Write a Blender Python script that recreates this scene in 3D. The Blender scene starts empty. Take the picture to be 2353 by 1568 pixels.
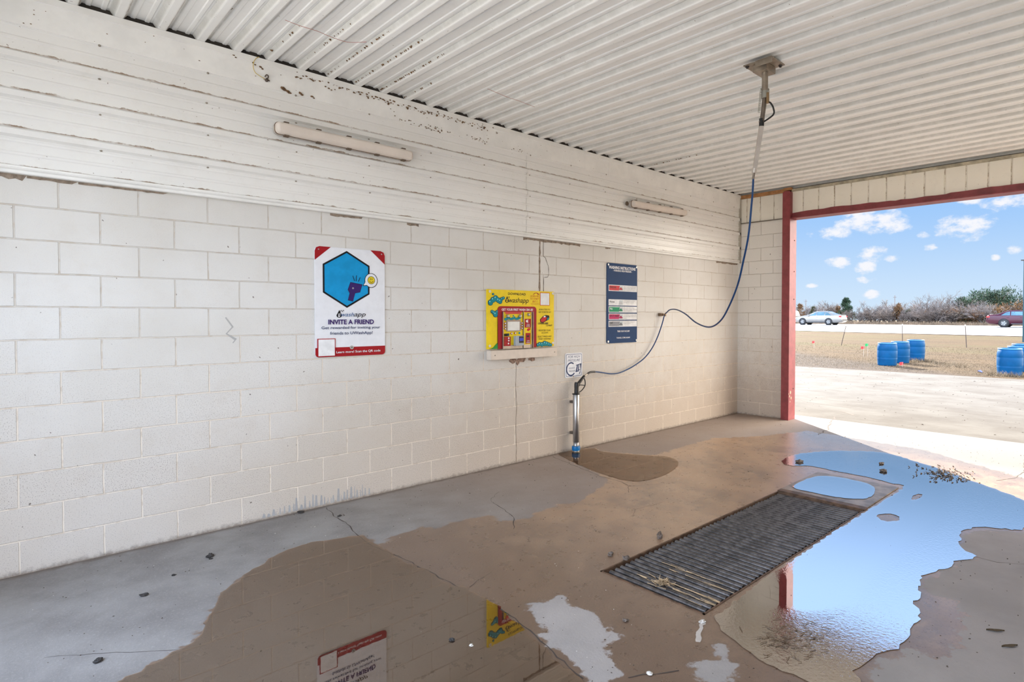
import bpy, bmesh, math, random
import numpy as np
from mathutils import Vector, Matrix

random.seed(7); np.random.seed(7)
D = bpy.data
COL = bpy.context.scene.collection
SC = bpy.context.scene

# ------------------------------------------------------------------ camera
IMG_W, IMG_H = 2353, 1568
F_PX, YAW, PITCH, ROLL, SX, SY = 1349.96, .7914, -.0205, .0016, 130.88, -30.85
CAM = Vector((-.1159, -4.8457, 1.5771))
fw = Vector((math.cos(YAW)*math.cos(PITCH), math.sin(YAW)*math.cos(PITCH), math.sin(PITCH)))
rt = Vector((math.sin(YAW), -math.cos(YAW), 0))
up = rt.cross(fw)
r2 = rt*math.cos(ROLL)+up*math.sin(ROLL)
u2 = -rt*math.sin(ROLL)+up*math.cos(ROLL)
cam_d = D.cameras.new('camera'); cam = D.objects.new('camera', cam_d); COL.objects.link(cam)
M = Matrix((r2, u2, -fw)).transposed().to_4x4(); M.translation = CAM
cam.matrix_world = M
cam_d.sensor_width = 36; cam_d.lens = 36*F_PX/IMG_W
cam_d.shift_x = -SX/IMG_W; cam_d.shift_y = SY/IMG_W
cam_d.clip_start = .05; cam_d.clip_end = 2000
SC.camera = cam

# ------------------------------------------------------------------ view
SC.view_settings.view_transform = 'Standard'
SC.view_settings.look = 'None'
SC.view_settings.gamma = 1
SC.view_settings.exposure = 0.0
SC.view_settings.use_curve_mapping = False

# ------------------------------------------------------------------ node helper
class NT:
    def __init__(s, tree): s.t = tree; s.n = tree.nodes; s.l = tree.links
    def new(s, typ, **kw):
        n = s.n.new(typ)
        for k, v in kw.items(): setattr(n, k, v)
        return n
    def put(s, node, idx, v):
        if v is None: return
        if isinstance(v, bpy.types.NodeSocket): s.l.new(v, node.inputs[idx])
        else:
            if isinstance(v, (tuple, list)) and len(v) == 3 and node.inputs[idx].type == 'RGBA': v = (*v, 1)
            node.inputs[idx].default_value = v
    def m(s, op, a, b=None, c=None, clamp=False):
        n = s.new('ShaderNodeMath', operation=op, use_clamp=clamp)
        s.put(n, 0, a); s.put(n, 1, b)
        if c is not None: s.put(n, 2, c)
        return n.outputs[0]
    def mix(s, f, a, b, blend='MIX'):
        n = s.new('ShaderNodeMix', data_type='RGBA', blend_type=blend)
        s.put(n, 0, f); s.put(n, 6, a); s.put(n, 7, b)
        return n.outputs[2]
    def noise(s, vec, scale, detail=2, rough=.5, out=0):
        n = s.new('ShaderNodeTexNoise'); s.put(n, 'Vector', vec)
        n.inputs['Scale'].default_value = scale; n.inputs['Detail'].default_value = detail
        n.inputs['Roughness'].default_value = rough
        return n.outputs[out]
    def ss(s, x, a, b, lo=0., hi=1.):
        n = s.new('ShaderNodeMapRange', interpolation_type='SMOOTHSTEP')
        s.put(n, 0, x); s.put(n, 1, a); s.put(n, 2, b); s.put(n, 3, lo); s.put(n, 4, hi)
        return n.outputs[0]
    def sep(s, v):
        n = s.new('ShaderNodeSeparateXYZ'); s.put(n, 0, v); return n.outputs
    def comb(s, x, y, z):
        n = s.new('ShaderNodeCombineXYZ'); s.put(n, 0, x); s.put(n, 1, y); s.put(n, 2, z); return n.outputs[0]
    def scale(s, v, sc):
        n = s.new('ShaderNodeMapping'); s.put(n, 0, v); n.inputs['Scale'].default_value = sc; return n.outputs[0]

# ------------------------------------------------------------------ sky
world = D.worlds.new('sky'); SC.world = world; world.use_nodes = True
w = NT(world.node_tree); w.n.clear()
tc = w.new('ShaderNodeTexCoord'); gx, gy, gz = w.sep(tc.outputs['Generated'])
el = w.m('DEGREES', w.m('ARCSINE', gz)); az = w.m('DEGREES', w.m('ARCTAN2', gy, gx))
nv = w.comb(w.m('MULTIPLY', az, .35), w.m('MULTIPLY', el, .55), 0.)
nz = w.noise(nv, 1.0, 6, .6); nz2 = w.noise(nv, 2.3, 5, .6)
blobs = [(18.5, 8.2, 2.3, 1.2), (21, 7.4, 1.8, .6), (16.4, 7.5, 1.4, .8), (19.5, 9.2, 1.6, .9), (11.6, 7.2, 1.6, 1.0),
         (12.7, 7.6, .7, .6), (18.1, 5.3, 1.1, .65), (16.5, 5.0, .9, .3), (21.2, 4.7, 1.3, .45), (18.6, 4.2, .8, .55),
         (18.6, 3.1, .8, .3), (13.8, 5.7, .5, .3), (8.2, 9.6, 2.6, 1.1), (11, 9.4, 1.2, .5), (18.1, 1.9, .7, .35),
         (22.9, 2.7, .5, .2), (9.4, 4.6, .3, .25), (8.2, 5.2, .5, .4), (14.4, 6.7, .5, .35)]
cl = None
for a, e, sa, se in blobs:
    d1 = w.m('DIVIDE', w.m('SUBTRACT', az, a), sa); d2 = w.m('DIVIDE', w.m('SUBTRACT', el, e), se)
    q = w.m('SUBTRACT', 1.0, w.m('ADD', w.m('MULTIPLY', d1, d1), w.m('MULTIPLY', d2, d2)))
    q = w.m('MAXIMUM', q, -2.)
    cl = q if cl is None else w.m('SMOOTH_MAX', cl, q, .35)
cv = w.m('ADD', cl, w.m('MULTIPLY', w.m('SUBTRACT', w.m('ADD', nz, w.m('MULTIPLY', nz2, .6)), .82), 6.0))
cmask = w.ss(cv, -.35, 1.25)
nb = w.noise(tc.outputs['Generated'], 2.2, 6, .6)
far_c = w.m('MULTIPLY', w.m('MULTIPLY', w.ss(nb, .48, .68), w.ss(el, 11., 20.)), w.ss(gx, .45, .15))
cmask = w.m('MAXIMUM', cmask, w.m('MULTIPLY', far_c, .8))
t = w.ss(el, -1., 11.)
base = w.mix(t, (.66, .82, .98, 1), (.33, .58, .97, 1))
base = w.mix(w.ss(el, 11., 24.), base, (.80, 1.20, 1.95, 1))
base = w.mix(w.ss(el, 35., 75.), base, (.5, .75, 1.3, 1))
sky = w.mix(cmask, base, (.93, .94, .99, 1))
gnd = w.ss(gz, -.02, -.001)
sky = w.mix(gnd, (.30, .26, .2, 1), sky)
# unseen sky behind the camera, brightened as added fill for the bay
back = w.ss(gx, -.15, -.75)
back = w.m('MULTIPLY', back, gnd)
SKY_BACK = 6.2
SKY_SIDE = 7.0
stren = w.m('ADD', 1.0, w.m('MULTIPLY', back, SKY_BACK))
sky = w.mix(w.m('MULTIPLY', back, .55), sky, (.92, .95, 1., 1))
# unseen sky right of the far opening, brightened and warmed to light the bay
side = w.m('MULTIPLY', w.m('MULTIPLY', w.ss(az, 1., -14.), w.ss(az, -120., -95.)), gnd)
sky = w.mix(side, sky, (1., .92, .82, 1))
stren = w.m('ADD', stren, w.m('MULTIPLY', side, SKY_SIDE))
bg = w.new('ShaderNodeBackground'); w.put(bg, 0, sky); w.put(bg, 1, stren)
wo = w.new('ShaderNodeOutputWorld'); w.l.new(bg.outputs[0], wo.inputs[0])

# ------------------------------------------------------------------ sun
SUN_EL = 27.0
sd = Vector((-.632*math.cos(math.radians(SUN_EL)), -.775*math.cos(math.radians(SUN_EL)), -math.sin(math.radians(SUN_EL))))
sun_d = D.lights.new('sun', 'SUN'); sun_d.energy = 26.0; sun_d.angle = math.radians(.53); sun_d.color = (1, .93, .82)
sun = D.objects.new('sun', sun_d); COL.objects.link(sun); sun.location = (20, 20, 20)
sun.rotation_euler = sd.to_track_quat('-Z', 'Y').to_euler()

# ------------------------------------------------------------------ mesh helpers
class MB:
    def __init__(s): s.v = []; s.f = []; s.sm = []
    def add(s, vs, fs, smooth=False):
        o = len(s.v); s.v += [tuple(p) for p in vs]; s.f += [tuple(i+o for i in f) for f in fs]; s.sm += [smooth]*len(fs); return s
    def box(s, x0, x1, y0, y1, z0, z1):
        v = [(x, y, z) for x in (x0, x1) for y in (y0, y1) for z in (z0, z1)]
        return s.add(v, [(0, 1, 3, 2), (4, 6, 7, 5), (0, 4, 5, 1), (2, 3, 7, 6), (0, 2, 6, 4), (1, 5, 7, 3)])
    def tube(s, pts, r, n=12, caps=True):
        pts = [Vector(p) for p in pts]; rs = r if isinstance(r, (list, tuple)) else [r]*len(pts)
        rings = []; prev = None
        for i, p in enumerate(pts):
            a = pts[max(i-1, 0)]; b = pts[min(i+1, len(pts)-1)]
            t = (b-a).normalized() if (b-a).length > 1e-9 else Vector((0, 0, 1))
            if prev is None: nrm = t.orthogonal().normalized()
            else:
                nrm = prev - t*prev.dot(t)
                nrm = nrm.normalized() if nrm.length > 1e-6 else t.orthogonal().normalized()
            prev = nrm; bn = t.cross(nrm)
            rings.append([p + (nrm*math.cos(2*math.pi*k/n)+bn*math.sin(2*math.pi*k/n))*rs[i] for k in range(n)])
        v = [q for ring in rings for q in ring]; f = []
        for i in range(len(rings)-1):
            for k in range(n):
                f.append((i*n+k, i*n+(k+1) % n, (i+1)*n+(k+1) % n, (i+1)*n+k))
        s.add(v, f, True)
        if caps:
            s.add(rings[0], [tuple(range(n))[::-1]]); s.add(rings[-1], [tuple(range(n))])
        return s
    def lathe(s, prof, c, n=24, axis='z'):
        cx, cy, cz = c; v = []
        for r, h in prof:
            for k in range(n):
                a = 2*math.pi*k/n; p = (r*math.cos(a), r*math.sin(a), h)
                if axis == 'y': p = (p[0], p[2], p[1])
                if axis == 'x': p = (p[2], p[0], p[1])
                v.append((cx+p[0], cy+p[1], cz+p[2]))
        f = []
        for i in range(len(prof)-1):
            for k in range(n): f.append((i*n+k, i*n+(k+1) % n, (i+1)*n+(k+1) % n, (i+1)*n+k))
        return s.add(v, f, True)
    def prism(s, poly, fn, d0, d1):
        """poly: 2-D outline, fn(a,b,d)->xyz"""
        n = len(poly)
        v = [fn(a, b, d0) for a, b in poly]+[fn(a, b, d1) for a, b in poly]
        f = [tuple(range(n)), tuple(range(2*n-1, n-1, -1))]+[(i, n+i, n+(i+1) % n, (i+1) % n) for i in range(n)]
        return s.add(v, f)
    def build(s, name, mat=None, parent=None, loc=None, bevel=0):
        me = D.meshes.new(name); me.from_pydata(s.v, [], s.f)
        me.polygons.foreach_set('use_smooth', s.sm)
        bm = bmesh.new(); bm.from_mesh(me)
        bmesh.ops.recalc_face_normals(bm, faces=bm.faces)
        if bevel: bmesh.ops.bevel(bm, geom=[e for e in bm.edges], offset=bevel, segments=2, affect='EDGES', clamp_overlap=True)
        bm.to_mesh(me); bm.free(); me.update()
        o = D.objects.new(name, me); COL.objects.link(o)
        if mat: me.materials.append(mat)
        if parent: o.parent = parent
        if loc: o.location = loc
        return o

def tag(o, label=None, cat=None, group=None, kind=None):
    if label: o['label'] = label
    if cat: o['category'] = cat
    if group: o['group'] = group
    if kind: o['kind'] = kind
    return o
def empty(name, label, cat, loc=(0, 0, 0), group=None, rz=0):
    o = D.objects.new(name, None); COL.objects.link(o); o.location = loc; o.rotation_euler[2] = rz; o.empty_display_size = .1
    return tag(o, label, cat, group)
def struct(o): o['kind'] = 'structure'; return o
def copy_tree(o, parent=None):
    c = o.copy(); COL.objects.link(c)
    if parent: c.parent = parent
    for ch in list(o.children): copy_tree(ch, c)
    return c

# ------------------------------------------------------------------ materials
MATS = {}
def mat(name, base, rough=.55, metal=0., var=.08, sc=12., bump=0., spec=.5, coat=0.):
    if name in MATS: return MATS[name]
    if name.startswith(('ink', 'sign_', 'panel_', 'strip_', 'pic_', 'label_')): spec = .15
    m = D.materials.new(name); m.use_nodes = True; MATS[name] = m
    g = NT(m.node_tree); b = g.n['Principled BSDF']
    tc = g.new('ShaderNodeTexCoord')
    nz = g.noise(tc.outputs['Object'], sc, 4, .6)
    c0 = tuple(max(0, c*(1-var)) for c in base)+(1,); c1 = tuple(min(1, c*(1+var)) for c in base)+(1,)
    g.put(b, 'Base Color', g.mix(g.ss(nz, .3, .7), c0, c1))
    b.inputs['Roughness'].default_value = rough; b.inputs['Metallic'].default_value = metal
    b.inputs['Specular IOR Level'].default_value = spec
    b.inputs['Coat Weight'].default_value = coat
    if bump:
        bp = g.new('ShaderNodeBump'); g.put(bp, 'Height', nz); bp.inputs['Strength'].default_value = .6; bp.inputs['Distance'].default_value = bump
        g.l.new(bp.outputs[0], b.inputs['Normal'])
    return m

def block_mat():
    m = D.materials.new('painted_block'); m.use_nodes = True; g = NT(m.node_tree); b = g.n['Principled BSDF']
    ge = g.new('ShaderNodeNewGeometry'); P = ge.outputs['Position']; x, y, z = g.sep(P)
    nx, ny, nzz = g.sep(ge.outputs['Normal'])
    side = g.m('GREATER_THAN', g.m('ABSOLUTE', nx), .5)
    u = g.m('ADD', g.m('MULTIPLY', x, g.m('SUBTRACT', 1.0, side)), g.m('MULTIPLY', g.m('ADD', y, .391), side))
    wob = g.m('MULTIPLY', g.m('SUBTRACT', g.noise(P, 5, 3), .5), .010)
    uv = g.comb(g.m('ADD', g.m('ADD', u, .2032*1), wob), g.m('ADD', z, wob), 0.)
    br = g.new('ShaderNodeTexBrick'); g.put(br, 'Vector', uv)
    br.offset = .5; br.inputs['Scale'].default_value = 1; br.inputs['Brick Width'].default_value = .4064
    br.inputs['Row Height'].default_value = .2032; br.inputs['Mortar Size'].default_value = .0055; br.inputs['Mortar Smooth'].default_value = .35
    br.inputs['Color1'].default_value = (0, 0, 0, 1); br.inputs['Color2'].default_value = (1, 1, 1, 1); br.inputs['Mortar'].default_value = (.5, .5, .5, 1)
    fac = br.outputs['Fac']; rnd = br.outputs['Color']
    big = g.noise(P, .9, 3); med = g.noise(P, 6, 5, .65); fine = g.noise(P, 170, 2, .6); grit = g.noise(P, 300, 2, .6)
    col = g.mix(g.ss(big, .35, .68), (.735, .72, .685, 1), (.655, .63, .58, 1))
    col = g.mix(g.m('MULTIPLY', g.ss(med, .45, .75), .25), col, (.60, .55, .48, 1))
    col = g.mix(g.m('MULTIPLY', side, .7), col, (.86, .82, .745, 1))  # end-facing walls made lighter, standing in for light on the pillar
    rv = g.new('ShaderNodeSeparateColor'); g.put(rv, 0, rnd)
    col = g.mix(g.m('MULTIPLY', rv.outputs[0], .10), col, (.60, .56, .5, 1))
    # splash dirt that climbs from the floor, strongest past the pay station
    low = g.m('MULTIPLY', g.ss(g.m('ADD', z, g.m('MULTIPLY', med, .9)), 2.0, .55), g.ss(x, .3, 5.0, .6, 1.))
    col = g.mix(g.m('MULTIPLY', low, .8), col, (.47, .375, .285, 1))
    # pits and specks
    spk = g.m('MULTIPLY', g.ss(fine, .56, .66), g.m('MULTIPLY', g.ss(g.m('ADD', z, g.m('MULTIPLY', big, 1.4)), 2.5, 1.1, .12, 1.), g.ss(rv.outputs[0], 0., 1., .45, 1.)))
    col = g.mix(g.m('MULTIPLY', spk, .75), col, (.17, .13, .10, 1))
    spk2 = g.ss(g.noise(P, 30, 1, .4), .775, .80)
    col = g.mix(g.m('MULTIPLY', spk2, .8), col, (.12, .09, .07, 1))
    mcol = g.mix(g.ss(z, .9, 1.8), (.76, .67, .56, 1), (.60, .56, .50, 1))
    mcol = g.mix(g.m('MULTIPLY', g.ss(g.noise(P, 14, 3), .5, .62), .5), mcol, (.50, .40, .30, 1))
    col = g.mix(g.m('MULTIPLY', fac, .9), col, mcol)
    # grime at the foot
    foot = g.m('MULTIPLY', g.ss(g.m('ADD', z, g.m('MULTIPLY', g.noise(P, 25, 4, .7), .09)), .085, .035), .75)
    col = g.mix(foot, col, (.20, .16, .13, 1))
    g.put(b, 'Base Color', col); b.inputs['Roughness'].default_value = .62; b.inputs['Specular IOR Level'].default_value = .35
    h = g.m('ADD', g.m('MULTIPLY', fac, -1.0), g.m('ADD', g.m('MULTIPLY', grit, .18), g.m('ADD', g.m('MULTIPLY', fine, .22), g.m('MULTIPLY', med, .35))))
    bp = g.new('ShaderNodeBump'); g.put(bp, 'Height', h); bp.inputs['Strength'].default_value = .8; bp.inputs['Distance'].default_value = .004
    g.l.new(bp.outputs[0], b.inputs['Normal'])
    return m

def panel_mat(name, axis, phase, pitch, dirt_at, c0=(.80, .80, .76), dirt=.8, streak=0.):
    """painted ribbed steel; dirt gathers along one edge of every rib (axis: 0 x, 1 y, 2 z)"""
    m = D.materials.new(name); m.use_nodes = True; g = NT(m.node_tree); b = g.n['Principled BSDF']
    ge = g.new('ShaderNodeNewGeometry'); P = ge.outputs['Position']; c = g.sep(P)
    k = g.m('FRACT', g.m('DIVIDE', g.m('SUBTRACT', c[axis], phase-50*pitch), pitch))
    d = g.m('ABSOLUTE', g.m('SUBTRACT', k, dirt_at))
    med = g.noise(P, 7, 4, .7); fine = g.noise(P, 60, 3, .7); big = g.noise(P, .8, 3)
    wdt = g.m('MULTIPLY', g.ss(g.noise(P, 11, 4, .7), .35, .8), .06)
    line = g.ss(g.m('SUBTRACT', d, wdt), .02, -.005)
    line = g.m('MULTIPLY', line, g.ss(med, .30, .58))
    col = g.mix(g.ss(big, .3, .7), tuple(c0)+(1,), tuple(q*.93 for q in c0)+(1,))
    col = g.mix(g.m('MULTIPLY', g.ss(med, .5, .8), .18), col, (.62, .58, .5, 1))
    col = g.mix(g.m('MULTIPLY', line, dirt), col, (.24, .15, .08, 1))
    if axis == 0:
        # shade painted along each rib: a groove stripe and its camera-facing side
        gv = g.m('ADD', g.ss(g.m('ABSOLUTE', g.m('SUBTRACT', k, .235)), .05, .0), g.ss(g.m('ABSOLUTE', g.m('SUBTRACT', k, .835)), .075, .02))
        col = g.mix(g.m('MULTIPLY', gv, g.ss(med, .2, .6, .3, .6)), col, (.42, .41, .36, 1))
    sp = g.m('MULTIPLY', g.ss(g.noise(P, 50, 2, .5), .74, .78), .75)
    col = g.mix(sp, col, (.20, .13, .08, 1))
    if streak:
        st = g.noise(g.scale(P, (1.5, 22, 22) if axis != 0 else (22, 1.5, 22)), 1.5, 3, .6)
        col = g.mix(g.m('MULTIPLY', g.ss(st, .5, .75), streak), col, (.55, .49, .40, 1))
    g.put(b, 'Base Color', col); b.inputs['Roughness'].default_value = .33; b.inputs['Specular IOR Level'].default_value = .5
    bp = g.new('ShaderNodeBump'); g.put(bp, 'Height', g.m('ADD', med, g.m('MULTIPLY', fine, .1))); bp.inputs['Strength'].default_value = .35; bp.inputs['Distance'].default_value = .004
    g.l.new(bp.outputs[0], b.inputs['Normal'])
    return m

def floor_mat():
    m = D.materials.new('bay_concrete'); m.use_nodes = True; g = NT(m.node_tree); b = g.n['Principled BSDF']
    ge = g.new('ShaderNodeNewGeometry'); P = ge.outputs['Position']; x, y, z = g.sep(P)
    at = g.new('ShaderNodeAttribute', attribute_name='damp'); dd = at.outputs['Fac']
    n1 = g.noise(P, 9, 5, .65); n2 = g.noise(P, 2.2, 4, .6); n3 = g.noise(P, 70, 3, .65); n4 = g.noise(P, 260, 2, .6)
    dist = g.m('ADD', dd, g.m('MULTIPLY', g.m('SUBTRACT', n1, .5), .26))
    wet = g.ss(dist, -.012, .012)
    dry = g.mix(g.ss(n2, .3, .7), (.25, .235, .22, 1), (.18, .166, .155, 1))
    dry = g.mix(g.m('MULTIPLY', g.ss(n3, .5, .75), .3), dry, (.40, .37, .34, 1))
    wetc = g.mix(g.ss(n2, .35, .68), (.34, .215, .135, 1), (.21, .14, .095, 1))
    wetc = g.mix(g.m('MULTIPLY', g.ss(g.noise(P, 4.5, 5, .7), .46, .62), .7), wetc, (.42, .275, .175, 1))
    wetc = g.mix(g.m('MULTIPLY', g.ss(n3, .5, .7), .5), wetc, (.12, .09, .07, 1))
    # tracked-in red mud, strongest in the middle of the bay
    wetc = g.mix(g.m('MULTIPLY', g.ss(g.m('ADD', x, n2), 4.3, 2.2), .88), wetc, (.105, .064, .042, 1))
    mud = g.m('MULTIPLY', g.ss(g.noise(P, 1.6, 5, .6), .42, .62), g.ss(x, 2.2, 3.6))
    wetc = g.mix(g.m('MULTIPLY', mud, .5), wetc, (.40, .255, .15, 1))
    dry = g.mix(g.m('MULTIPLY', g.ss(x, 1.5, 4.), .6), dry, (.33, .245, .195, 1))
    dry = g.mix(g.m('MULTIPLY', g.ss(y, -2.1, -2.6), .75), dry, g.mix(g.ss(n2, .3, .7), (.40, .36, .33, 1), (.33, .30, .275, 1)))
    col = g.mix(wet, dry, wetc)
    sun_dim = g.m('MULTIPLY', g.ss(x, 6.3, 7.7), g.ss(y, -.9, -1.7))
    col = g.mix(g.m('MULTIPLY', sun_dim, .85), col, (.135, .123, .11, 1))  # floor colour darkened where the sun comes in, offsetting its glare
    sp = g.ss(g.noise(P, 90, 1, .4), .76, .80)
    col = g.mix(g.m('MULTIPLY', sp, .4), col, (.06, .045, .035, 1))
    # grime along the wall foot
    gr = g.m('MULTIPLY', g.ss(g.m('ADD', y, g.m('MULTIPLY', n1, .10)), -.02, .045), .7)
    col = g.mix(gr, col, (.12, .085, .06, 1))
    g.put(b, 'Base Color', col)
    rg = g.m('ADD', g.m('MULTIPLY', wet, -.36), g.m('ADD', .66, g.m('MULTIPLY', g.m('SUBTRACT', n1, .5), .25)))
    g.put(b, 'Roughness', rg)
    g.put(b, 'Specular IOR Level', g.m('ADD', .35, g.m('MULTIPLY', wet, .45)))
    bp = g.new('ShaderNodeBump'); g.put(bp, 'Height', g.m('ADD', g.m('MULTIPLY', n1, .5), g.m('ADD', g.m('MULTIPLY', n3, .35), g.m('MULTIPLY', n4, .2))))
    bp.inputs['Distance'].default_value = .004; bp.inputs['Strength'].default_value = .6
    g.l.new(bp.outputs[0], b.inputs['Normal'])
    return m

def water_mat(name, tint, dens, ripple, rscale, refl=1.0, edge=False):
    m = D.materials.new(name); m.use_nodes = True; g = NT(m.node_tree); g.n.remove(g.n['Principled BSDF'])
    out = g.n['Material Output']
    ge = g.new('ShaderNodeNewGeometry'); P = ge.outputs['Position']
    bp = g.new('ShaderNodeBump'); n1 = g.noise(P, rscale, 3, .6)
    h = n1
    if edge:
        at = g.new('ShaderNodeAttribute', attribute_name='edge')
        h = g.m('MULTIPLY', n1, g.ss(at.outputs['Fac'], .14, .0))
    g.put(bp, 'Height', h); bp.inputs['Strength'].default_value = 1; bp.inputs['Distance'].default_value = ripple
    fr = g.new('ShaderNodeFresnel'); fr.inputs['IOR'].default_value = refl; g.l.new(bp.outputs[0], fr.inputs['Normal'])
    gl = g.new('ShaderNodeBsdfGlossy'); gl.inputs['Roughness'].default_value = .015; gl.inputs['Color'].default_value = (.86, .74, .64, 1) if dens or name == 'brown_water' else (1, 1, 1, 1); g.l.new(bp.outputs[0], gl.inputs['Normal'])
    silt = g.noise(P, 3.0, 4, .6)
    tr = g.new('ShaderNodeBsdfTransparent'); g.put(tr, 0, g.mix(silt, tint, tuple(q*.8 for q in tint[:3])+(1,)))
    df = g.new('ShaderNodeBsdfDiffuse'); g.put(df, 0, (.34, .22, .15, 1))
    mx0 = g.new('ShaderNodeMixShader'); g.put(mx0, 0, dens); g.l.new(tr.outputs[0], mx0.inputs[1]); g.l.new(df.outputs[0], mx0.inputs[2])
    mx = g.new('ShaderNodeMixShader'); g.l.new(fr.outputs[0], mx.inputs[0]); g.l.new(mx0.outputs[0], mx.inputs[1]); g.l.new(gl.outputs[0], mx.inputs[2])
    g.l.new(mx.outputs[0], out.inputs[0])
    return m

def apron_mat():
    m = D.materials.new('sunlit_concrete'); m.use_nodes = True; g = NT(m.node_tree); b = g.n['Principled BSDF']
    ge = g.new('ShaderNodeNewGeometry'); P = ge.outputs['Position']
    n1 = g.noise(P, 1.1, 5, .6); n2 = g.noise(P, 14, 4, .7); st = g.noise(g.scale(P, (3, .5, 1)), 1.3, 5, .7)
    col = g.mix(g.ss(n1, .3, .7), (.118, .112, .104, 1), (.085, .078, .071, 1))
    col = g.mix(g.m('MULTIPLY', g.ss(st, .48, .7), .45), col, (.066, .056, .048, 1))
    col = g.mix(g.m('MULTIPLY', g.ss(n2, .60, .75), .35), col, (.07, .055, .044, 1))
    col = g.mix(g.m('MULTIPLY', g.ss(g.noise(P, 5, 2, .4), .73, .78), .7), col, (.10, .08, .06, 1))
    g.put(b, 'Base Color', col); b.inputs['Roughness'].default_value = .9; b.inputs['Specular IOR Level'].default_value = .08
    bp = g.new('ShaderNodeBump'); g.put(bp, 'Height', n2); bp.inputs['Distance'].default_value = .006; g.l.new(bp.outputs[0], b.inputs['Normal'])
    return m

def ground_mat():
    m = D.materials.new('dry_grass_ground'); m.use_nodes = True; g = NT(m.node_tree); b = g.n['Principled BSDF']
    ge = g.new('ShaderNodeNewGeometry'); P = ge.outputs['Position']; x, y, z = g.sep(P)
    n1 = g.noise(g.scale(P, (1, .35, 1)), 1.2, 6, .65); n2 = g.noise(P, 11, 5, .75); n3 = g.noise(g.scale(P, (.5, .12, 1)), .8, 4)
    col = g.mix(g.ss(n1, .3, .7), (.095, .064, .036, 1), (.060, .041, .025, 1))
    col = g.mix(g.m('MULTIPLY', g.ss(n3, .42, .62), g.m('MULTIPLY', g.ss(x, 24, 30), .5)), col, (.08, .074, .031, 1))
    col = g.mix(g.m('MULTIPLY', g.ss(n2, .45, .65), .7), col, (.05, .034, .021, 1))
    col = g.mix(g.m('MULTIPLY', g.ss(g.noise(P, 30, 3, .7), .55, .7), .4), col, (.18, .137, .087, 1))
    # gravelly, leafy dirt along the apron edge, with a painted-in cast shadow
    e = g.m('ADD', g.m('SUBTRACT', x, g.m('MULTIPLY', y, .8)), g.m('MULTIPLY', g.m('SUBTRACT', n1, .5), 3.0))
    col = g.mix(g.m('MULTIPLY', g.ss(e, 20.1, 18.6), .85), col, (.062, .05, .043, 1))
    g.put(b, 'Base Color', col); b.inputs['Roughness'].default_value = .9; b.inputs['Specular IOR Level'].default_value = .1
    bp = g.new('ShaderNodeBump'); g.put(bp, 'Height', n2); bp.inputs['Distance'].default_value = .05; g.l.new(bp.outputs[0], b.inputs['Normal'])
    return m

BLOCK = block_mat()
RIB = .2306; RIB0 = .513
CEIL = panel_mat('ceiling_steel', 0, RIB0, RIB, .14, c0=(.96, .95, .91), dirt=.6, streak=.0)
SIDE = panel_mat('siding_steel', 2, 2.465, .2286, .005, c0=(.86, .85, .81), dirt=.9)
HEAD = panel_mat('header_steel', 1, -1.057, .2272, .0, c0=(.91, .87, .76), dirt=.85)
TRIMW = mat('white_trim', (.85, .84, .80), .45, var=.05, sc=5)
MORT = mat('bare_mortar', (.27, .21, .16), .9, var=.35, sc=30, bump=.004)
DARK = mat('dark_gap', (.035, .028, .022), .9, var=.3)
RED = mat('red_steel_paint', (.25, .045, .05), .45, var=.18, sc=9)
WOOD = mat('raw_wood', (.42, .20, .075), .7, var=.25, sc=14)
FLOOR = floor_mat()

# ------------------------------------------------------------------ room shell
Lw = struct(MB().box(-.9, 8.72, 0, .2, 0, 3.75).build('wall_left', BLOCK))

def rib_profile(p0, n, pitch, h, crest, base, minor=True, mh=.004):
    """list of (s, d) along a panel; d = relief"""
    pts = []
    for k in range(n):
        c = p0+k*pitch
        pts += [(c-base/2, 0), (c-crest/2, h), (c+crest/2, h), (c+base/2, 0)]
        if minor:
            for q in (1/3, 2/3):
                cc = c+pitch*q
                pts += [(cc-.013, 0), (cc-.006, mh), (cc+.006, mh), (cc+.013, 0)]
    return pts
# left siding: ribs run along x, relief toward -y
prof = [(2.44, 0)]
for c in (2.4375, 2.6661, 2.8947, 3.1233):
    pass
sp = []
for k in range(4):
    mz = 2.465+k*.2286     # upper edge of the big rib
    sp += [(mz-.062, 0), (mz-.048, .022), (mz-.014, .022), (mz, 0)]
    for q in (.074, .149):
        sp += [(mz+q-.013, 0), (mz+q-.006, .005), (mz+q+.006, .005), (mz+q+.013, 0)]
sp = [s for s in sp if s[0] > 2.45]+[(3.50, 0)]
sp.insert(0, (2.43, 0))
def siding(x0, x1):
    b = MB(); Y = -.03; v = []
    for z, d in sp: v += [(x0, Y-d, z), (x1, Y-d, z)]
    b.add(v, [(2*i, 2*i+1, 2*i+3, 2*i+2) for i in range(len(sp)-1)])
    b.box(x0, x1, -.028, 0, 2.43, 3.5)
    return b
sd1 = struct(siding(-.9, 3.994).build('trim_1', SIDE)); sd2 = struct(siding(3.998, 8.50).build('trim_2', SIDE))
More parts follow.
